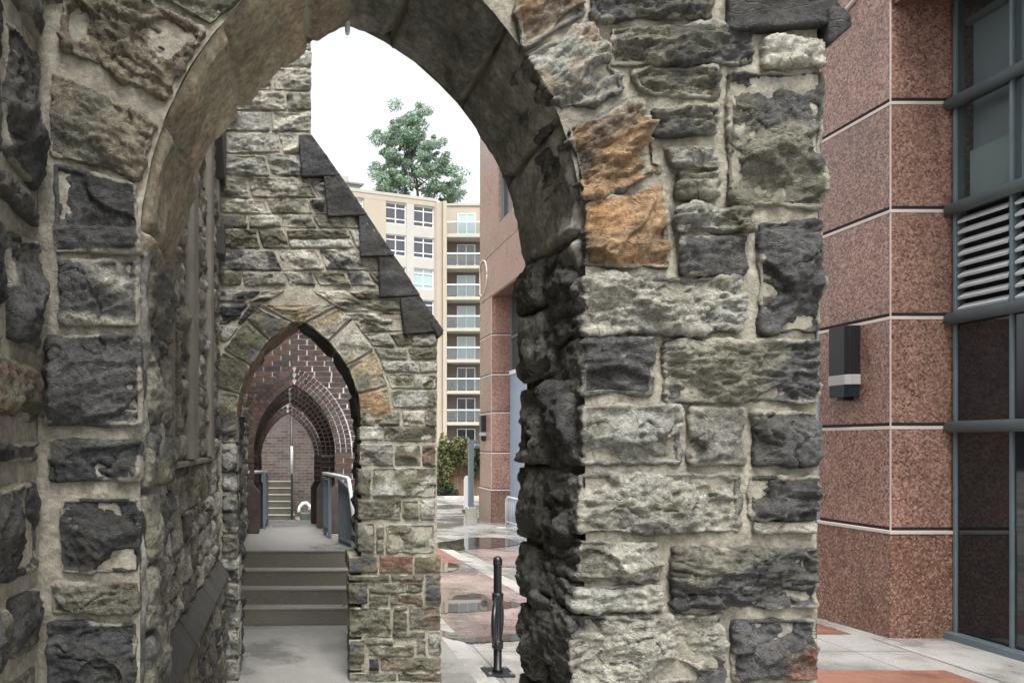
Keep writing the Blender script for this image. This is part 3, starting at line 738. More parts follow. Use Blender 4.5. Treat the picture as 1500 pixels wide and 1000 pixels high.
# ================================================================== PATH, STEPS, LANDING
struct('plaza', (lambda m: (m.add([(x, y, gz(y)-.004) for y in (-25, 6.4, 60, 150) for x in (-70, 90)], [(2*i, 2*i+1, 2*i+3, 2*i+2) for i in range(3)]), m)[1])(MB()), M['plaza'])
struct('path', MB().box((XW, -3, -.1), (1.29, 8.6, .010)), M['conc'], bevel=.006)
st = thing('stone_steps', 'four concrete steps rising through the second arch to a landing', 'steps', (.1, 6.8, .01))
xs0, xs1 = XW+.02, .95
zz = [.01, .166, .3125, .46, .626]
for k in range(4):
    mb = MB().box((xs0, 6.8+.14*k, zz[k] if k == 0 else zz[k]-.02), (xs1, 6.8+.14*(k+1)+.02, zz[k+1]))
    part('step', mb, M['step'], st, bevel=.008)
    mb = MB().box((xs0, 6.8+.14*k-.006, zz[k+1]-.014), (xs1, 6.8+.14*k+.15, zz[k+1]+.003)); part('step_nosing', mb, M['conc'], st, bevel=.003)
mb = MB().box((xs0, 7.38, 0), (xs1, 10.2, .622)); part('landing', mb, M['conc'], st)

# ================================================================== BRICK PORCH with three nested arches
bp = thing('brick_porch', 'dark red brick porch of three nested pointed arches beyond the landing', 'brick arches', (.1, 8.7, .626))
rng = random.Random(3)
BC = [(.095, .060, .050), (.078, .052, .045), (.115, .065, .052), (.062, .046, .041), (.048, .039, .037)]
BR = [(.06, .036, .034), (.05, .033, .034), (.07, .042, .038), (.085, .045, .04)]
def brick_quad(mb, q, D, proud, col):
    q = [np.array(p) for p in q]
    v = [(p[0], D-proud, p[1]) for p in q]+[(p[0], D+.03, p[1]) for p in q]
    f = [(0, 1, 2, 3), (0, 4, 5, 1), (1, 5, 6, 2), (2, 6, 7, 3), (3, 7, 4, 0)]
    k = rng.uniform(.8, 1.2)
    mb.add(v, f, np.tile(np.array([*(c*k for c in col), 0]), (8, 1)))
def brick_arch_wall(D, th, ar, ring, nrow, xl, xr, zt, z0):
    mb = MB(); mo = MB()
    # mortar ground
    zs_ = np.append(np.arange(z0, ar.za-.01, .03), ar.za-.003)
    for y in (0, th):
        fr = fr_front(D)
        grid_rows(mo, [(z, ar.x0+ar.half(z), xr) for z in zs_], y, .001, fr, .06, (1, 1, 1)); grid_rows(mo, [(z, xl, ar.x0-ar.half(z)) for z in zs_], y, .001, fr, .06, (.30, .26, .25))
        grid_rows(mo, [(ar.za, xl, xr), (zt, xl, xr)], y, .001, fr, .06, (.8, .78, .77))
    V = []; 
    pth = [(ar.x0+ar.a, z0)]+[ar.pt(1, ar.thmax()*i/20) for i in range(21)]+[ar.pt(-1, ar.thmax()*i/20) for i in range(20, -1, -1)]+[(ar.x0-ar.a, z0)]
    for x, z in pth: V += [(x, D-.002, z), (x, D+th, z)]
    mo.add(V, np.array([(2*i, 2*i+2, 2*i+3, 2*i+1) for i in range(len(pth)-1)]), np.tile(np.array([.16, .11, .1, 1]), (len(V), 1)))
    part('brick_backing', mo, M['bmort'], bp, attr=True)
    hb = ring/nrow
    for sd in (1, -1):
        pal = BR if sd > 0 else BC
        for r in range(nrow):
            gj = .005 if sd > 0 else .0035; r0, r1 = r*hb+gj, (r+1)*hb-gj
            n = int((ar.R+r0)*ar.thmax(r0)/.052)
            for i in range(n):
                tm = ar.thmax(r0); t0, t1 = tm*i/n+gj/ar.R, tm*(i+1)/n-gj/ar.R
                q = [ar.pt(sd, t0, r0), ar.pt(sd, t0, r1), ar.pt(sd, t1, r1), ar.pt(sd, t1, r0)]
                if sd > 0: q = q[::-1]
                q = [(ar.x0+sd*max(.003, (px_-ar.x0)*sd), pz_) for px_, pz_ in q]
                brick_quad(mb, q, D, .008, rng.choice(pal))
    # courses
    z = z0; row = 0; H = .062; LB = .20
    while z < zt-.03:
        zb, ztp = z+.004, z+H-.004
        zm = (zb+ztp)/2
        if zm < ar.zs: hb_ = ht_ = ar.a-.004
        elif zb < ar.top(ring): hb_, ht_ = ar.half(zb, ring)+.006, ar.half(ztp, ring)+.006
        else: hb_ = ht_ = None
        segs = [((xl, xl), (xr, xr))] if hb_ is None else [((xl, xl), (ar.x0-hb_, ar.x0-ht_)), ((ar.x0+hb_, ar.x0+ht_), (xr, xr))]
        for (ab, at), (bb, bt) in segs:
            x = min(ab, at)-(LB/2 if row % 2 else 0)
            while x < max(bb, bt):
                L0, L1, R0, R1 = max(x+.004, ab), max(x+.004, at), min(x+LB-.004, bb), min(x+LB-.004, bt)
                if R0-L0 > -.01 and R1-L1 > -.01 and R0-L0+R1-L1 > .03:
                    right = (L0+R0)/2 > ar.x0
                    jj = .005 if right and zm > ar.zs+.1 else .001; L0 += jj; L1 += jj; R0 -= jj; R1 -= jj
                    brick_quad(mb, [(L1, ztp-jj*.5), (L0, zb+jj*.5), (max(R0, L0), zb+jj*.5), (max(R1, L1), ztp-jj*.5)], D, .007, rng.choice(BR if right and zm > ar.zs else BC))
                x += LB
        z += H; row += 1
    part('brick_courses', mb, M['brick'], bp, attr=True)
    # bricks lining the two jambs
    for sd_ in (1, -1):
      mb = MB(); z = z0; row = 0
      while z < ar.zs:
          for sd in (sd_,):
              y = D+.004 - (.1 if row % 2 else 0)
              while y < D+th:
                  ya, yb = max(y, D+.002), min(y+.19, D+th)
                  X = ar.x0+sd*ar.a
                  if yb-ya > .02: mb.box((min(X, X-sd*.006), ya, z+.004), (max(X, X-sd*.006), yb, z+H-.004), rng.choice(BC))
                  y += .2
          z += H; row += 1
      part('jamb_bricks', mb, M['brick'], bp, attr=True)
def archpx(D, xc, half, apex, spring):
    return Arch((xc-VX)*D/F, half*D/F, EYE+(VY-spring)*D/F, (spring-apex)*D/F, 0)
Z0 = .626
R1 = archpx(8.66, 431, 60, 563, 663); R2 = archpx(9.2, 424.5, 46.5, 588.5, 666); R3 = archpx(9.75, 421.5, 39.5, 605, 671)
brick_arch_wall(8.66, .13, R1, .19, 3, XW, .93, 3.12, Z0)
brick_arch_wall(9.2, .13, R2, .17, 3, XW, .93, 2.5, Z0)
brick_arch_wall(9.75, .2, R3, .10, 2, XW, .93, 2.3, Z0)
mb = MB().box((XW-.3, 8.68, 0), (XW, 10.2, 3.1)).box((.93, 8.68, 0), (1.0, 10.19, 2.3))
part('porch_side', mb, M['brown'], bp)
for D, ar, w in ((8.66, R1, .07), (9.2, R2, .06), (9.75, R3, .05)):      # battered pier bases
    for sd in (1, -1):
        X = ar.x0+sd*ar.a; mb = MB(); zt = Z0+.56
        X2 = X+sd*.25 if D > 8.7 else (XW if sd < 0 else .93)
        mb.prism([(X-sd*w, Z0), (X2, Z0), (X2, zt), (X+sd*.001, zt), (X-sd*w, zt-.09)], D-.06, D+.12, axis='y', col=BC[3])
        part('pier_base', mb, M['brick'], bp, attr=True, bevel=.008)
# lower court, back wall, far steps
struct('court_floor', MB().box((-3.5, 10.21, -.5), (1.35, 19.0, -.18)), M['conc'])
bw = thing('brick_back_wall', 'mottled brick wall closing the court at the end of the nested arches', 'wall', (-.5, 19, -.18))
mb = MB(); mo = MB()
z = -.18; row = 0
while z < 3.2:
    x = -3.4-(.1 if row % 2 else 0)
    while x < 1.3:
        brick_quad(mb, [(x+.006, z+.069), (x+.006, z+.006), (x+.204, z+.006), (x+.204, z+.069)], 19.0, .004, rng.choice([(.072, .05, .043), (.09, .068, .058), (.05, .04, .037), (.075, .066, .057)]))
        x += .21
    z += .075; row += 1
part('brick_courses', mb, M['brick'], bw, attr=True)
part('wall_core', mo.box((-3.5, 19.0, -.2), (1.3, 19.4, 3.25)), M['brown'], bw)
part('coping', MB().box((-3.5, 18.96, 3.25), (1.3, 19.44, 3.33)), M['slate'], bw, bevel=.01)
bs = thing('stone_steps', 'small flight of mossy steps with pale nosings far back against the brick wall', 'steps', (-.3, 17.8, -.18))
for k in range(6):
    d = 17.8+.12*k; z = -.18+.153*k
    w = .1 if k == 0 else 0
    part('step', MB().box((-1.2, d, z), (.02+w, 18.99, z+.153)), M['moss'], bs, bevel=.006)
    part('step_nosing', MB().box((-1.2, d-.015, z+.133), (.022+w, d+.1, z+.157)), M['tread'], bs, bevel=.004)
pp = thing('handrail_post', 'thin dark upright post with a pale middle beside the far steps', 'post', (.04, 17.6, -.18))
part('post', MB().tube([(.04, 17.6, -.18), (.04, 17.6, 2.4)], .028), M['black'], pp, smooth=True)
part('pale_sleeve', MB().tube([(.04, 17.6, .95), (.04, 17.6, 1.6)], .034), M['grey'], pp, smooth=True)
pt = thing('plant_pot', 'small green pot with a pale hose loop at the foot of the far steps', 'pot', (.36, 17.6, -.18))
part('pot', MB().lathe((.36, 17.6, -.18), [(.09, 0), (.12, .02), (.15, .2), (.16, .22), (.13, .23)]), M['green'], pt, smooth=True)
part('hose_loop', MB().tube([(.2, 17.55, .06), (.22, 17.53, .18), (.3, 17.52, .27), (.38, 17.52, .28), (.45, 17.52, .22), (.46, 17.53, .12)], .035), M['wpaint'], pt, smooth=True)

# ------------------------------------------------------------------ railings on the landing
def railing(label, top, panels, loc):
    r = thing('handrail', label, 'railing', loc, 'railings beside the landing')
    part('top_rail', MB().tube(top, .02, 10), M['wpaint'], r, smooth=True)
    for (a, b, zt0, zt1, zb) in panels:
        mb = MB(); n = max(3, int(math.hypot(b[0]-a[0], b[1]-a[1])/.075))
        for i in range(n+1):
            t = i/n; x = a[0]+(b[0]-a[0])*t; y = a[1]+(b[1]-a[1])*t
            mb.box((x-.016, y-.022, zb), (x+.016, y+.022, zt0+(zt1-zt0)*t))
        part('bar_panel', mb, M['rail'], r)
        for z0, z1 in ((zt0, zt1), (zb+.06, zb+.06)): part('panel_rail', MB().tube([(a[0], a[1], z0), (b[0], b[1], z1)], .022, 8), M['rail'], r, smooth=True)
        for p, zt in ((a, zt0), (b, zt1)):
            part('post', MB().box((p[0]-.018, p[1]-.02, Z0), (p[0]+.018, p[1]+.02, zt+.015)), M['rail'], r, bevel=.004)
railing('white topped grey blue handrail bending down at the right of the landing', [P(474, 693, 8.5), P(490, 695.5, 8.0), P(509, 700, 7.5), P(511, 702, 7.46), P(513, 716, 7.4), P(519, 772, 7.3)],
        [(P(476, 0, 8.5)[:2], P(483, 0, 8.2)[:2], 1.27, 1.26, Z0+.05), (P(498, 0, 7.9)[:2], P(517, 0, 7.4)[:2], 1.26, 1.16, Z0-.02)], (P(500, 0, 7.9)[0], 7.9, Z0))
railing('short grey rail with a pale bar at the left side of the nested arches', [P(358, 691, 8.55), P(389, 691, 9.25)], [(P(387, 0, 9.1)[:2], P(391, 0, 9.6)[:2], 1.28, 1.28, Z0+.04)], (P(388, 0, 9.2)[0], 9.2, Z0))

# ================================================================== PLAZA PAVING (sheets)
def sheet(name, px, mat, h):
    pts = [G(*p) for p in px]
    m = MB(); m.add([(x, y, gz(y)+h) for x, y in pts], [tuple(range(len(pts)))]); struct(name, m, mat)
def ysheet(name, x0, x1, ys, mat, h):
    m = MB(); m.add([(x, y, gz(y)+h) for y in ys for x in (x0, x1)], [(2*i, 2*i+1, 2*i+3, 2*i+2) for i in range(len(ys)-1)]); struct(name, m, mat)
ysheet('paver_strip', 1.45, 2.62, (6.3, 6.4, 10.6), M['paver'], .001)
ysheet('paver_strip', 1.45, 2.62, (11.2, 14.5), M['redslab'], .001)
ysheet('paver_strip', 3.0, 5.0, (10.8, 13.2), M['paver'], .001)
ysheet('pale_band', 2.62, 2.82, (5.0, 6.4, 30.0), M['band'], .003)
ysheet('pale_band', 1.292, 1.45, (2.5, 6.4, 20.0), M['band'], .003)
ysheet('red_paving', 2.9, 4.78, (3.4, 5.48), M['redslab'], .001)
ysheet('red_paving', 3.4, 4.9, (6.55, 7.6), M['redslab'], .001)
ysheet('pale_kerb', 4.95, 5.6, (3.4, 6.39), M['band'], .001)
def puddle(px, seed):
    r = random.Random(seed); pts = [G(*p) for p in px]
    out = []
    n = len(pts)
    for i in range(n):
        for k in range(6):
            t = k/6; p0, p1, p2, p3 = (np.array(pts[(i+j) % n]) for j in (-1, 0, 1, 2))
            q = .5*((2*p1)+(-p0+p2)*t+(2*p0-5*p1+4*p2-p3)*t*t+(-p0+3*p1-3*p2+p3)*t**3)
            out.append(q+np.array((r.uniform(-.02, .02), r.uniform(-.03, .03))))
    m = MB(); m.add([(x, y, gz(y)+.0055) for x, y in out], [tuple(range(len(out)))]); struct('puddle', m, M['puddle'])
puddle([(632, 897), (660, 876), (700, 869), (722, 878), (760, 884), (752, 890), (700, 895)], 1)
puddle([(632, 922), (662, 926), (690, 931), (740, 930), (790, 926), (790, 934), (720, 940), (690, 941), (655, 935)], 2)
puddle([(630, 798), (665, 791), (705, 787), (760, 790), (765, 796), (712, 803), (660, 805)], 3)
puddle([(625, 836), (650, 824), (672, 829), (655, 838)], 4)
0 and puddle([(650, 776), (690, 770), (740, 773), (730, 779), (680, 781)], 5)

# ------------------------------------------------------------------ ring-and-post bicycle stand
bx, by = G(729, 985)
zt = EYE-(815-VY)*by/F
bk = thing('bike_stand', 'black post and ring bicycle stand on a square base plate in the paved plaza', 'bike stand', (bx, by, 0))
part('base_plate', MB().box((bx-.1, by-.1, .0), (bx+.1, by+.1, .014)), M['black'], bk, bevel=.004)
for sx in (-1, 1):
    for sy in (-1, 1): part('bolt', MB().lathe((bx+sx*.075, by+sy*.075, .014), [(.013, 0), (.013, .01), (.006, .014)], 8), M['steel'], bk)
part('post', MB().lathe((bx, by, .014), [(.036, 0), (.036, .02), (.029, .024), (.029, zt-.075), (.033, zt-.07), (.033, zt-.055), (.03, zt-.05)], 18), M['black'], bk, smooth=True)
part('cap', MB().lathe((bx, by, zt-.042), [(.03, 0), (.033, .006), (.032, .022), (.024, .038), (.012, .046), (.0, .048)], 18), M['black'], bk, smooth=True)
ca, sa = math.cos(1.17), math.sin(1.17); zc = EYE-(908-VY)*by/F
for s in (1,):
    pts = []
    for k in range(41):
        a = 2*math.pi*k/40; pts.append((bx+.2*math.cos(a)*ca, by+.2*math.cos(a)*sa, zc+.165*math.sin(a)))
    part('ring', MB().tube(pts, .019, 10, cap=False), M['black'], bk, smooth=True)
for zq in (zc+.17, zc-.17): part('clamp', MB().lathe((bx, by, zq-.035), [(.033, 0), (.04, .006), (.04, .06), (.033, .066)], 16), M['black'], bk, smooth=True)

# ================================================================== GRANITE BUILDING (right)
XF, XG = 5.12, 5.61
gb = thing('granite_building', 'polished red granite office building with pale bands and grey blue glazing on the right', 'building', (XF, 6.4, 0))
def column(y0, y1, bands, zb, ztop):
    zs_ = [zb-.1]+bands
    root = None
    for i, z in enumerate(bands+[ztop]):
        lo = zb-.2 if i == 0 else bands[i-1]+.036
        e = .02 if i == 0 else 0
        mb = MB().box((XF-e, y0-e, lo), (XG+.3, y1+e, (z-.019) if i < len(bands) else ztop))
        o = part('column_block', mb, M['granite_d'] if i == 0 else M['granite'], gb, bevel=.004)
    for i, z in enumerate(bands):
        e = .004 if i else .03
        part('pale_band', MB().box((XF-e, y0-e, z-.02), (XG+.3, y1+e, z+.008)), M['strip'], gb, bevel=.003)
        part('joint_line', MB().box((XF+.006, y0+.006, z+.008), (XG+.3, y1-.006, z+.037)), M['joint'], gb)
    part('corner_joint', MB().box((XF-.0015, y0+.0, zb), (XF+.004, y0+.012, ztop)), M['strip'], gb)
b_near = [EYE-.745, EYE+.145, EYE+1.08, EYE+1.99, EYE+2.91]
column(6.4, 7.27, b_near, 0, 5.42)
sF = 19.1/F
b_far = [EYE-(y-VY)*sF for y in (717, 663, 604, 548, 490)]
column(19.1, 20.26, b_far, gz(19.1), 5.4)
b_mid = [(a+b)/2 for a, b in zip(b_near, b_far)]
column(12.7, 13.6, b_mid, gz(12.7), 5.41)
# upper storeys: fascia flush with the columns, soffit, window
z0 = 5.42
UW = (8.9, 11.4, 6.75, 8.5)
def wallx(name, ya, yb, za, zb, mat, X=XF, t=.3): return part(name, MB().box((X, ya, za), (X+t, yb, zb)), mat, gb, bevel=.003)
wallx('fascia', -4, 20.26, z0, 6.46, M['granite'])
part('joint_line', MB().box((XF+.006, -4, 6.46), (XF+.2, 20.25, 6.476)), M['joint'], gb)
wy = [(16.4, 18.45), (12.6, 14.8), (8.4, 10.6)]
edges = [-4]+[v for p in sorted(wy) for v in p]+[20.26]
part('upper_wall', MB().box((XF, -4, 6.476), (XF+.3, 20.26, 7.05)), M['granite'], gb)
part('upper_wall', MB().box((XF+.001, -4, 9.4), (XF+.3, 20.26, 16)), M['granite'], gb)
for a, b in zip(edges[::2], edges[1::2]): part('upper_wall', MB().box((XF+.0005, a, 7.05), (XF+.3, b, 9.4)), M['granite'], gb)
for a, b in wy:
    w = part('window', MB().box((XF+.12, a, 7.05), (XF+.16, b, 9.4)), M['wglass'], gb)
    mb = MB()
    for q0, q1, r0, r1 in ((a, b, 7.05, 7.13), (a, b, 9.32, 9.4), (a, a+.07, 7.13, 9.32), (b-.07, b, 7.13, 9.32), ((a+b)/2-.03, (a+b)/2+.03, 7.13, 9.32), (a+.07, b-.07, 8.2, 8.25)):
        mb.box((XF+.06, q0, r0), (XF+.14, q1, r1))
    part('window_frame', mb, M['steel'], w)
part('end_wall', MB().box((XF+.3, 20.0, z0), (12, 20.26, 16)), M['granite'], gb)
part('soffit', MB().box((XF+.02, -4, z0-.03), (XG+.6, 20.1, z0-.001)), M['granite_d'], gb)
part('roof', MB().box((XF+.3, -4, 15.7), (12, 20.0, 16)), M['granite_d'], gb)
part('inner_core', MB().box((XG+.25, -4, -.8), (12, 20.0, 3.62)).box((XG+.25, 6.42, 3.62), (12, 20.0, z0-.03)).box((XG+2.6, -4, 3.621), (12, 6.4, z0-.031)), M['joint'], gb)
part('room_wall', MB().box((XG+.9, 3.2, 3.625), (XG+1.0, 6.2, 4.15)).box((XG+2.4, -3.9, 3.625), (XG+2.5, 6.38, 5.1)), M['room'], gb)
part('room_ceiling', MB().box((XG+.12, -3.9, 5.2), (XG+2.39, 6.38, 5.25)), M['pale'], gb)
for yc, zc, rr in ((19.95, EYE+.0+243*19.9/F, .46), (6.98, 6.13, .5)):        # round medallions
    mb = MB(); pts = [(XF-.01, yc+rr*math.cos(2*math.pi*k/32), zc+rr*math.sin(2*math.pi*k/32)) for k in range(33)]
    pts = [p for p in pts[16:]+pts[1:17] if p[1] < 20.24]
    mb.tube(pts, .02, 8); part('medallion_ring', mb, M['strip'], gb, smooth=True)
# curtain wall towards the viewer
ya, yb = 1.5, 6.4
tubes = [EYE+2.88, EYE+1.985, EYE+1.06, EYE+.145]
muls = [6.36, 5.86, 5.3, 4.74, 4.18, 3.6, 3.0, 2.4, 1.8]
lev = [.06]+tubes[::-1]+[5.39]
for i in range(5):
    for a, b in zip(muls[1:], muls[:-1]):
        if i == 2:
            mb = MB(); h = lev[3]-lev[2]; n = 9
            for k in range(n):
                z = lev[2]+.06+(h-.1)*k/n
                mb.prism([(XG+.02, z), (XG+.075, z+.05), (XG+.07, z+.062), (XG+.012, z+.018)], a+.03, b-.03, axis='y')
            part('louvre', mb, M['louv'], gb)
            part('louvre_backing', MB().box((XG+.1, a+.02, lev[2]), (XG+.12, b-.02, lev[3])), M['joint'], gb)
        else:
            part('glass_pane', MB().box((XG+.03, a+.02, lev[i]+.01), (XG+.05, b-.02, lev[i+1]-.01)), M['glass' if i < 2 else 'glass_u'], gb)
for ya_, yb_ in zip(muls[1:], muls[:-1]):  # pale sheets added behind the upper panes to catch skylight and brighten them
    part('pane_brightener', MB().box((XG+.13, ya_+.02, 3.64), (XG+.14, yb_-.02, 4.12)), M['room'], gb)
    part('pane_brightener', MB().box((XG+.16, ya_+.02, 4.0), (XG+.165, yb_-.02, 5.19)), M['louv'], gb)
for y in muls: part('mullion', MB().box((XG+.012, y-.013, .06), (XG+.09, y+.013, 5.39)), M['steel'], gb, bevel=.004)
for z in tubes: part('tube_rail', MB().tube([(XG-.01, ya, z), (XG-.01, yb-.02, z)], .05, 14), M['steel'], gb, smooth=True)
for k in range(4): part('transom', MB().box((XG+.0, ya, lev[2]+.02) if k == 0 else (XG+.0, ya, lev[k+1]-.03), (XG+.085, yb-.045, lev[2]+.05) if k == 0 else (XG+.085, yb-.045, lev[k+1]+.03)), M['steel'], gb) if k < 1 or k > 1 else None
part('sill', MB().box((XG-.06, ya, -.02), (XG+.1, 6.39, .06)), M['steel'], gb, bevel=.006)
# between the other columns: dark glass over blue-grey panels
for a, b in ((7.27, 12.7), (13.6, 19.1)):
    zl = gz(b)-.1; n = 4
    for k in range(n):
        q0, q1 = a+(b-a)*k/n+.01, a+(b-a)*(k+1)/n-.01
        part('blue_panel', MB().box((XG-.02, q0, zl), (XG+.03, q1, 3.40)), M['panel'], gb, bevel=.004)
        part('glass_pane', MB().box((XG+.03, q0, 3.52), (XG+.05, q1, 5.39)), M['dglass'], gb)
        part('mullion', MB().box((XG, q1-.02, 3.50), (XG+.08, q1+.04, 5.385)), M['steel'], gb)
    part('panel_rail', MB().box((XG-.05, a+.02, 3.40), (XG+.06, b-.02, 3.50)), M['wpaint'], gb, bevel=.005)
    part('transom', MB().box((XG+.001, a+.02, 4.32), (XG+.075, b-.02, 4.38)), M['steel'], gb)
# wall lamps
def wall_lamp(y, zc, label, s=1.0):
    o = thing('wall_lamp', label, 'wall lamp', (XF, y, zc), 'black wall lamps on the granite columns')
    def half(z0, z1, r, mat, nm):
        pts = [(XF-.002, y-r), (XF-.07-r*.2, y-r), (XF-.07-r*.4, y-r*.75), (XF-.07-r*.4, y+r*.75), (XF-.07-r*.2, y+r), (XF-.002, y+r)]
        part(nm, MB().prism(pts, z0, z1, axis='z'), mat, o, bevel=.003)
    half(zc-.11, zc+.33*s, .13, M['black'], 'shade'); half(zc-.20, zc-.11, .136, M['grey'], 'band')
    half(zc-.31, zc-.20, .125, M['lampg'], 'lens'); half(zc-.34, zc-.31, .05, M['black'], 'bracket')
wall_lamp(6.87, EYE+.735, 'boxy black wall lamp with a grey band on the near granite column')
wall_lamp(19.75, EYE-(628-VY)*19.75/F+.02, 'small distant black wall lamp with pale band on the far granite column')

# ------------------------------------------------------------------ gate post, barrier, fence, plants
gx, gy = P(690, 0, 20.9)[:2]; gzz = gz(20.9)
gp = thing('gate_post', 'grey blue square post with short top arm set in a concrete block', 'post', (gx, gy, gzz))
part('concrete_block', MB().box((gx-.14, gy-.16, gzz-.05), (gx+.14, gy+.16, gzz+.3)), M['cream'], gp, bevel=.02)
part('post', MB().box((gx-.075, gy-.075, gzz+.3), (gx+.06, gy+.06, 1.66)), M['steel'], gp, bevel=.008)
part('top_arm', MB().box((gx-.09, gy-.08, 1.66), (gx+.28, gy+.07, 1.76)), M['steel'], gp, bevel=.008)
sg = thing('sign_board', 'narrow rounded white board leaning behind the grey gate post', 'sign', (P(684, 0, 23)[0], 23, gz(23)))
x, z0_ = P(684, 0, 23)[0], gz(23)
part('board', MB().prism([(x-.09, z0_+.1), (x+.09, z0_+.1), (x+.09, z0_+1.0), (x+.06, z0_+1.1), (x, z0_+1.14), (x-.06, z0_+1.1), (x-.09, z0_+1.0)], 23, 23.04), M['wpaint'], sg, bevel=.006)
part('foot', MB().box((x-.12, 22.9, z0_), (x+.12, 23.15, z0_+.1)), M['black'], sg, bevel=.01)
br = thing('crowd_barrier', 'low pale blue tubular barrier beside the far granite column', 'barrier', (4.92, 16.2, gz(16.2)))
y0, y1 = 17.1, 14.9; zg = gz(16.0); zt_ = zg+.72
pts = [(4.92, y0, zg+.02), (4.92, y0, zt_-.15), (4.92, y0-.05, zt_-.04), (4.92, y0-.16, zt_), (4.92, y1+.16, zt_), (4.92, y1+.05, zt_-.04), (4.92, y1, zt_-.15), (4.92, y1, zg+.02)]
part('frame', MB().tube(pts, .024, 10), M['louv'], br, smooth=True)
mb = MB().tube([(4.92, y0, zg+.16), (4.92, y1, zg+.16)], .018, 8); part('lower_rail', mb, M['louv'], br, smooth=True)
mb = MB()
for k in range(1, 15): y = y0+(y1-y0)*k/15; mb.tube([(4.92, y, zg+.16), (4.92, y, zt_)], .011, 6)
part('bars', mb, M['louv'], br, smooth=True)
for y in (y0, y1): part('foot', MB().box((4.7, y-.03, zg), (5.14, y+.03, zg+.03)), M['louv'], br)

rng = random.Random(77)
def leaves(mb, c, r, n, size, cols, flat=1.0):
    V = []; Fc = []; K = []
    nr = np.random.RandomState(rng.randrange(1 << 30))
    d = nr.normal(size=(n, 3)); d /= np.linalg.norm(d, axis=1)[:, None]
    p = np.array(c)+d*(nr.uniform(.25, 1, n)**.6)[:, None]*np.array(r)
    e1 = nr.normal(size=(n, 3)); e1 /= np.linalg.norm(e1, axis=1)[:, None]
    e2 = np.cross(e1, nr.normal(size=(n, 3))); e2 /= np.linalg.norm(e2, axis=1)[:, None]
    s = (size*nr.uniform(.6, 1.3, n))[:, None]
    v = np.stack([p-e1*s, p+e2*s*.45, p+e1*s, p-e2*s*.45], 1).reshape(-1, 3)
    f = np.arange(4*n).reshape(n, 4)
    ci = np.array(cols)[nr.randint(0, len(cols), n)]*nr.uniform(.75, 1.25, (n, 1))
    mb.add(v, f, np.repeat(np.concatenate([ci, np.ones((n, 1))], 1), 4, 0))
FD = 34.0; fz = gz(FD)
fn = thing('board_fence', 'brown board fence below the ivy at the far edge of the plaza', 'fence', (7.5, FD, fz))
mb = MB(); x = 5.0
while x < 12: mb.box((x, FD, fz), (x+.17, FD+.04, fz+1.5+rng.uniform(-.02, .02))); x += .185
part('boards', mb, M['wood'], fn)
for xx in (5.1, 7.3, 9.5, 11.7): part('post', MB().box((xx, FD+.04, fz), (xx+.12, FD+.14, fz+1.6)), M['wood'], fn)
part('rail', MB().box((5, FD+.041, fz+1.1), (12, FD+.09, fz+1.2)), M['wood'], fn)
GY = [(.17, .175, .065), (.13, .15, .06), (.20, .19, .09), (.085, .11, .045)]; GD = [(.04, .065, .03), (.06, .085, .035), (.03, .05, .03)]
def bush(name, label, cat, cx, cy, z, rx, h, n, size, pal, stemh=.3, group=None):
    o = thing(name, label, cat, (cx, cy, z), group)
    mb = MB()
    for k in range(7):
        leaves(mb, (cx+rng.uniform(-.6, .6)*rx, cy+rng.uniform(-.25, .25), z+h*rng.uniform(.3, .85)), (rx*.5, .3, h*.28), n//7, size, pal)
    part('foliage', mb, M['leaf'], o, attr=True)
    mb = MB()
    for k in range(4): mb.tube([(cx+rng.uniform(-.2, .2)*rx, cy, z), (cx+rng.uniform(-.6, .6)*rx, cy, z+h*.6)], .03, 6)
    part('stem', mb, M['bark'], o, smooth=True)
gi = 'climbers on the fence beyond the plaza'
bush('ivy_bush', 'yellow green climber hanging over the fence next to the stone buttress', 'climber', P(652, 0, FD)[0], FD-.25, fz+.3, .5, 2.4, 1500, .10, GY, group=gi)
bush('ivy_bush', 'broad yellow green climber with darker lower leaves over the middle of the fence', 'climber', P(676, 0, FD)[0], FD-.2, fz+1.0, .62, 1.6, 1900, .10, GY[:3]+GD[:1], group=gi)
bush('ivy_bush', 'dark green climber strip at the fence just left of the far granite column', 'climber', P(698, 0, FD)[0], FD-.2, fz+.8, .45, 1.5, 900, .10, GD+GY[3:], group=gi)
bush('shrub', 'dark evergreen shrub low against the foot of the brown fence', 'shrub', P(654, 0, FD-.5)[0], FD-.5, fz, .5, .75, 900, .08, GD)
struct('far_kerb', MB().box((-5, FD-1.3, fz-.2), (14, FD-1.1, fz+.14)), M['band'], bevel=.02)

# ================================================================== APARTMENT BUILDING
ap = thing('apartment_building', 'tall tan and pale apartment block with stacked glass balconies beyond the plaza', 'building', (12, 72, -1.5))
AX, AD, AA = 13.68, 70.0, math.radians(20)
ca, sa = math.cos(AA), math.sin(AA)
def fbox(mb, u0, u1, w0, w1, z0, z1):
    v = []
    for u in (u0, u1):
        for w in (w0, w1):
            for z in (z0, z1): v.append((AX-u*ca-w*sa, AD-u*sa+w*ca, z))
    mb.add(v, [(0, 1, 3, 2), (4, 6, 7, 5), (0, 4, 5, 1), (2, 3, 7, 6), (0, 2, 6, 4), (1, 5, 7, 3)])
    return mb
SH = 2.89; ZT = 24.55
part('wall', fbox(MB(), -.0, 30, .5, 12, -1.6, ZT-.3), M['pale'], ap)
part('parapet', fbox(MB(), -.05, 30, .15, 12.1, ZT-.3, ZT), M['cream'], ap, bevel=.03)
cx = [(.15, 2.3), (3.08, 5.19), (7.4, 9.3), (11.3, 13.4), (14.2, 16.3), (18.5, 20.4)]
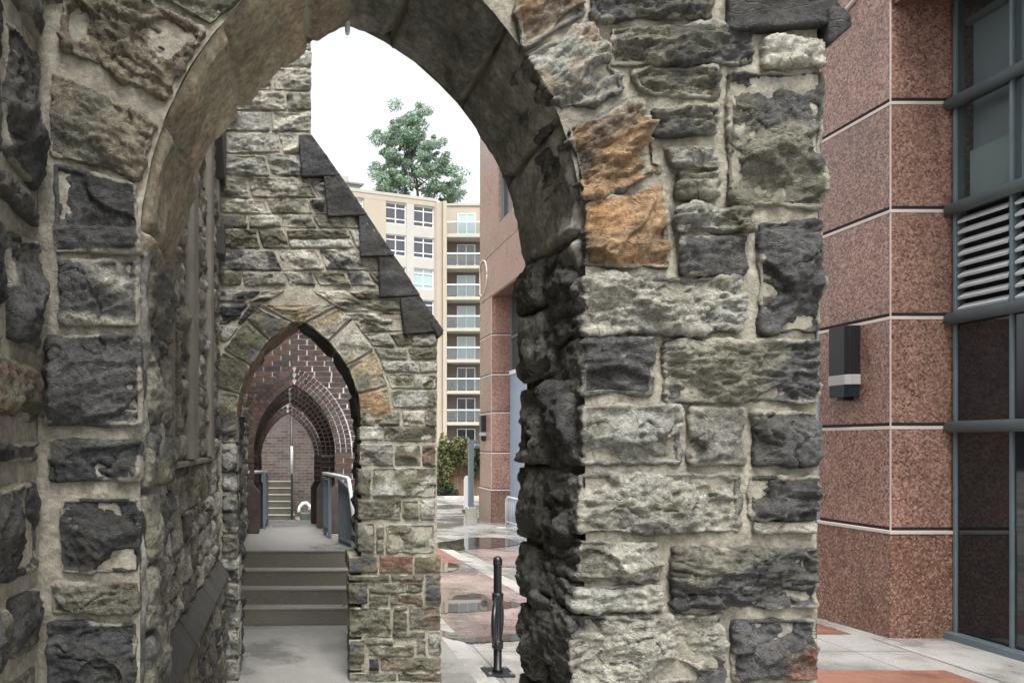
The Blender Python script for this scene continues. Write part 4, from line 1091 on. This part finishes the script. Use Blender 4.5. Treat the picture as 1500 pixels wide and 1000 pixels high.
# piers and spandrels leave window openings
pier = [(-.0, .15, 'tan'), (2.3, 3.08, 'pale'), (5.19, 7.4, 'tan'), (9.3, 11.3, 'tan'), (13.4, 14.2, 'pale'), (16.3, 18.5, 'tan'), (20.4, 30, 'tan')]
for u0, u1, mt in pier: part('pier', fbox(MB(), u0, u1, .2, .52, -1.6, ZT-.75), M[mt], ap)
part('corner_pier', fbox(MB(), -.95, 0, .1, .52, -1.6, ZT-.3), M['tan'], ap)
part('frieze', fbox(MB(), 0, 30, .19, .52, ZT-.75, ZT-.3), M['tan'], ap)
for c, (u0, u1) in enumerate(cx):
    for k in range(8 if c < 4 else 3):
        zt = 23.72-SH*k; zb = zt-1.92
        part('spandrel', fbox(MB(), u0, u1, .24, .52, zb-(SH-1.92), zb), M['pale'], ap)
        if k == 0: part('spandrel', fbox(MB(), u0, u1, .24, .52, zt, ZT-.75), M['pale'], ap)
        w = part('window', fbox(MB(), u0+.04, u1-.04, .42, .46, zb+.04, zt-.04), M['curt'] if (c == 0 and k == 2) or (c == 2) else M['wglass'], ap)
        mb = MB(); um = (u0+u1)/2
        for a, b, r0, r1 in ((u0+.005, u1-.005, zb, zb+.08), (u0+.005, u1-.005, zt-.08, zt), (u0+.005, u0+.08, zb+.08, zt-.08), (u1-.08, u1-.005, zb+.08, zt-.08), (um-.04, um+.04, zb+.08, zt-.08), (u0+.08, um-.04, zb+.42, zb+.5), (um+.04, u1-.08, zb+.42, zb+.5), (u0+.08, um-.04, zt-.5, zt-.43), (um+.04, u1-.08, zt-.5, zt-.43)):
            fbox(mb, a, b, .36, .44, r0, r1)
        part('window_frame', mb, M['white'], w)
# balcony wing
BX0, BX1, BD = 14.62, 21.0, 70.0
part('wall', MB().box((BX0, BD+1.7, -1.6), (BX1, BD+10, 24.25)), M['brown'], ap)
part('top_wall', MB().box((BX0-.03, BD+1.5, 21.3), (BX1, BD+1.69, 24.3)), M['tan'], ap)
part('party_wall', MB().box((BX0-.35, BD+.05, -1.6), (BX0, BD+10, 24.3)), M['tan'], ap)
part('parapet', MB().box((BX0, BD+1.4, 24.3), (BX1, BD+10.1, 24.5)), M['cream'], ap)
for k in range(8):
    zs_ = 21.22-2.92*k
    part('balcony_slab', MB().box((BX0+.005, BD+.0, zs_-.3), (BX1, BD+1.69, zs_)), M['cream'], ap, bevel=.02)
    part('balcony_glass', MB().box((BX0+.03, BD+.06, zs_+.08), (BX1, BD+.08, zs_+1.06)), M['bglass'], ap)
    part('balcony_rail', MB().box((BX0+.02, BD+.02, zs_+1.06), (BX1, BD+.12, zs_+1.17)), M['white'], ap)
    dz = part('balcony_door', MB().box((15.95, BD+1.44 if k == 0 else BD+1.62, zs_+.02), (17.6, BD+1.5 if k == 0 else BD+1.69, zs_+2.25)), M['curt'] if k in (0, 2, 3, 4) else M['wglass'], ap)
    mb = MB(); dd = BD+1.40 if k == 0 else BD+1.58
    for a, b, r0, r1 in ((15.9, 17.65, 2.25, 2.33), (15.9, 15.98, 0.02, 2.25), (17.57, 17.65, .02, 2.25), (16.74, 16.82, .02, 2.25)): mb.box((a, dd, zs_+r0), (b, dd+.06, zs_+r1))
    part('door_frame', mb, M['white'], dz)
    if k in (3, 5, 6, 1):
        ch = part('balcony_furniture', MB().box((15.0, BD+.5, zs_+.4), (15.5, BD+1.0, zs_+.46)).box((15.0, BD+.95, zs_+.46), (15.5, BD+1.0, zs_+.9)).box((15.02, BD+.52, zs_), (15.07, BD+.57, zs_+.4)).box((15.43, BD+.52, zs_), (15.48, BD+.57, zs_+.4)).box((15.02, BD+.9, zs_), (15.07, BD+.95, zs_+.4)).box((15.43, BD+.9, zs_), (15.48, BD+.95, zs_+.4)), M['black'], ap)
ph = part('penthouse', fbox(MB(), 6.5, 20, 3, 11, ZT, ZT+1.35), M['pale'], ap)
part('penthouse_roof', fbox(MB(), 6.2, 20.2, 2.7, 11.2, ZT+1.35, ZT+1.5), M['steel'], ap)
part('chimney', fbox(MB(), 7.4, 8.9, 3.5, 5, ZT+1.5, ZT+2.3), M['cream'], ap)

# roof-garden tree
TX, TY = P(612, 0, 73.5)[:2]
tr = thing('roof_tree', 'airy green tree growing on the roof of the apartment block', 'tree', (TX, TY, ZT))
rng = random.Random(4)
s73 = 73.5/F
def tp(px, py): return np.array(((px-VX)*s73, TY, EYE+(VY-py)*s73))
mb = MB(); base = tp(612, 288)
tips = [(590, 185), (570, 215), (612, 195), (632, 215), (648, 245), (662, 265), (578, 250), (600, 235), (625, 250), (565, 270), (645, 275), (670, 280), (590, 272), (605, 172), (585, 172)]
mb.tube([base, base+np.array((-.1, 0, 1.6)), tp(606, 250), tp(600, 225), tp(594, 190)], [.13, .11, .09, .06, .03], 8)
for t in tips:
    e = tp(*t)+np.array((0, rng.uniform(-2.2, 2.2), 0)); b0 = base+(tp(600, 225)-base)*rng.uniform(.1, .85)
    m = (b0+e)/2+np.array((rng.uniform(-.3, .3), 0, -.25)); mb.tube([b0, m, e], [.06, .045, .02], 6)
part('trunk', mb, M['bark'], tr, smooth=True)
mb = MB()
GT = [(.20, .30, .22), (.28, .39, .30), (.38, .48, .40), (.13, .21, .15), (.26, .36, .21)]  # greens paled so that distance haze is mixed into the leaf colour
for t in tips+[(600, 205), (618, 225), (640, 230), (655, 258), (575, 232), (610, 262), (635, 268), (592, 258), (585, 200), (600, 190), (622, 205), (660, 278), (597, 180), (590, 182), (562, 200), (568, 192), (560, 240), (572, 262), (556, 278), (580, 225), (655, 240)]:
    for k in range(7):
        c = tp(t[0]+rng.uniform(-14, 13), t[1]+rng.uniform(-3, 15))+np.array((0, rng.uniform(-2.4, 2.4), 0))
        r = rng.uniform(.2, .8)
        leaves(mb, c, (r*rng.uniform(.8, 1.4), r, r*rng.uniform(.5, .9)), int(150*r/.5), .125, GT)
part('crown', mb, M['leaf'], tr, attr=True)

# ================================================================== CAMERA, LIGHT, WORLD
sc = bpy.context.scene
cam = bpy.data.cameras.new('camera'); co = bpy.data.objects.new('camera', cam); C.objects.link(co)
co.location = (0, 0, EYE); co.rotation_euler = (math.pi/2, 0, 0)
cam.sensor_width = 36; cam.lens = 36*F/1500; cam.shift_x = (750-VX)/1500; cam.shift_y = (VY-500)/1500
cam.clip_start = .05; cam.clip_end = 600
sc.camera = co
w = bpy.data.worlds.new('World'); sc.world = w; w.use_nodes = True
nt = w.node_tree; bg = nt.nodes['Background']
sky = nt.nodes.new('ShaderNodeTexSky'); sky.sky_type = 'NISHITA'; sky.sun_disc = False
sky.sun_elevation = math.radians(62); sky.sun_rotation = math.radians(178); sky.air_density = 1.0; sky.dust_density = 6; sky.ozone_density = 1
hs = nt.nodes.new('ShaderNodeHueSaturation'); hs.inputs['Saturation'].default_value = .12     # overcast: grey-white sky
nt.links.new(sky.outputs[0], hs.inputs['Color']); nt.links.new(hs.outputs[0], bg.inputs['Color']); bg.inputs['Strength'].default_value = .15
sun = bpy.data.lights.new('sun', 'SUN'); sun.energy = 1.0; sun.angle = math.radians(28); sun.color = (1, .97, .92)
so = bpy.data.objects.new('sun', sun); C.objects.link(so)
az = math.radians(178); el = math.radians(62)      # sky rotation: clockwise from +Y
from mathutils import Vector
d = Vector((math.sin(az)*math.cos(el), math.cos(az)*math.cos(el), math.sin(el)))
so.rotation_euler = (-d).to_track_quat('-Z', 'Y').to_euler(); so.location = d*30
sc.view_settings.view_transform = 'Standard'; sc.view_settings.look = 'None'; sc.view_settings.gamma = 1
sc.view_settings.exposure = 1.4
sc.render.engine = 'CYCLES'
sc.cycles.max_bounces = 6; sc.cycles.diffuse_bounces = 4
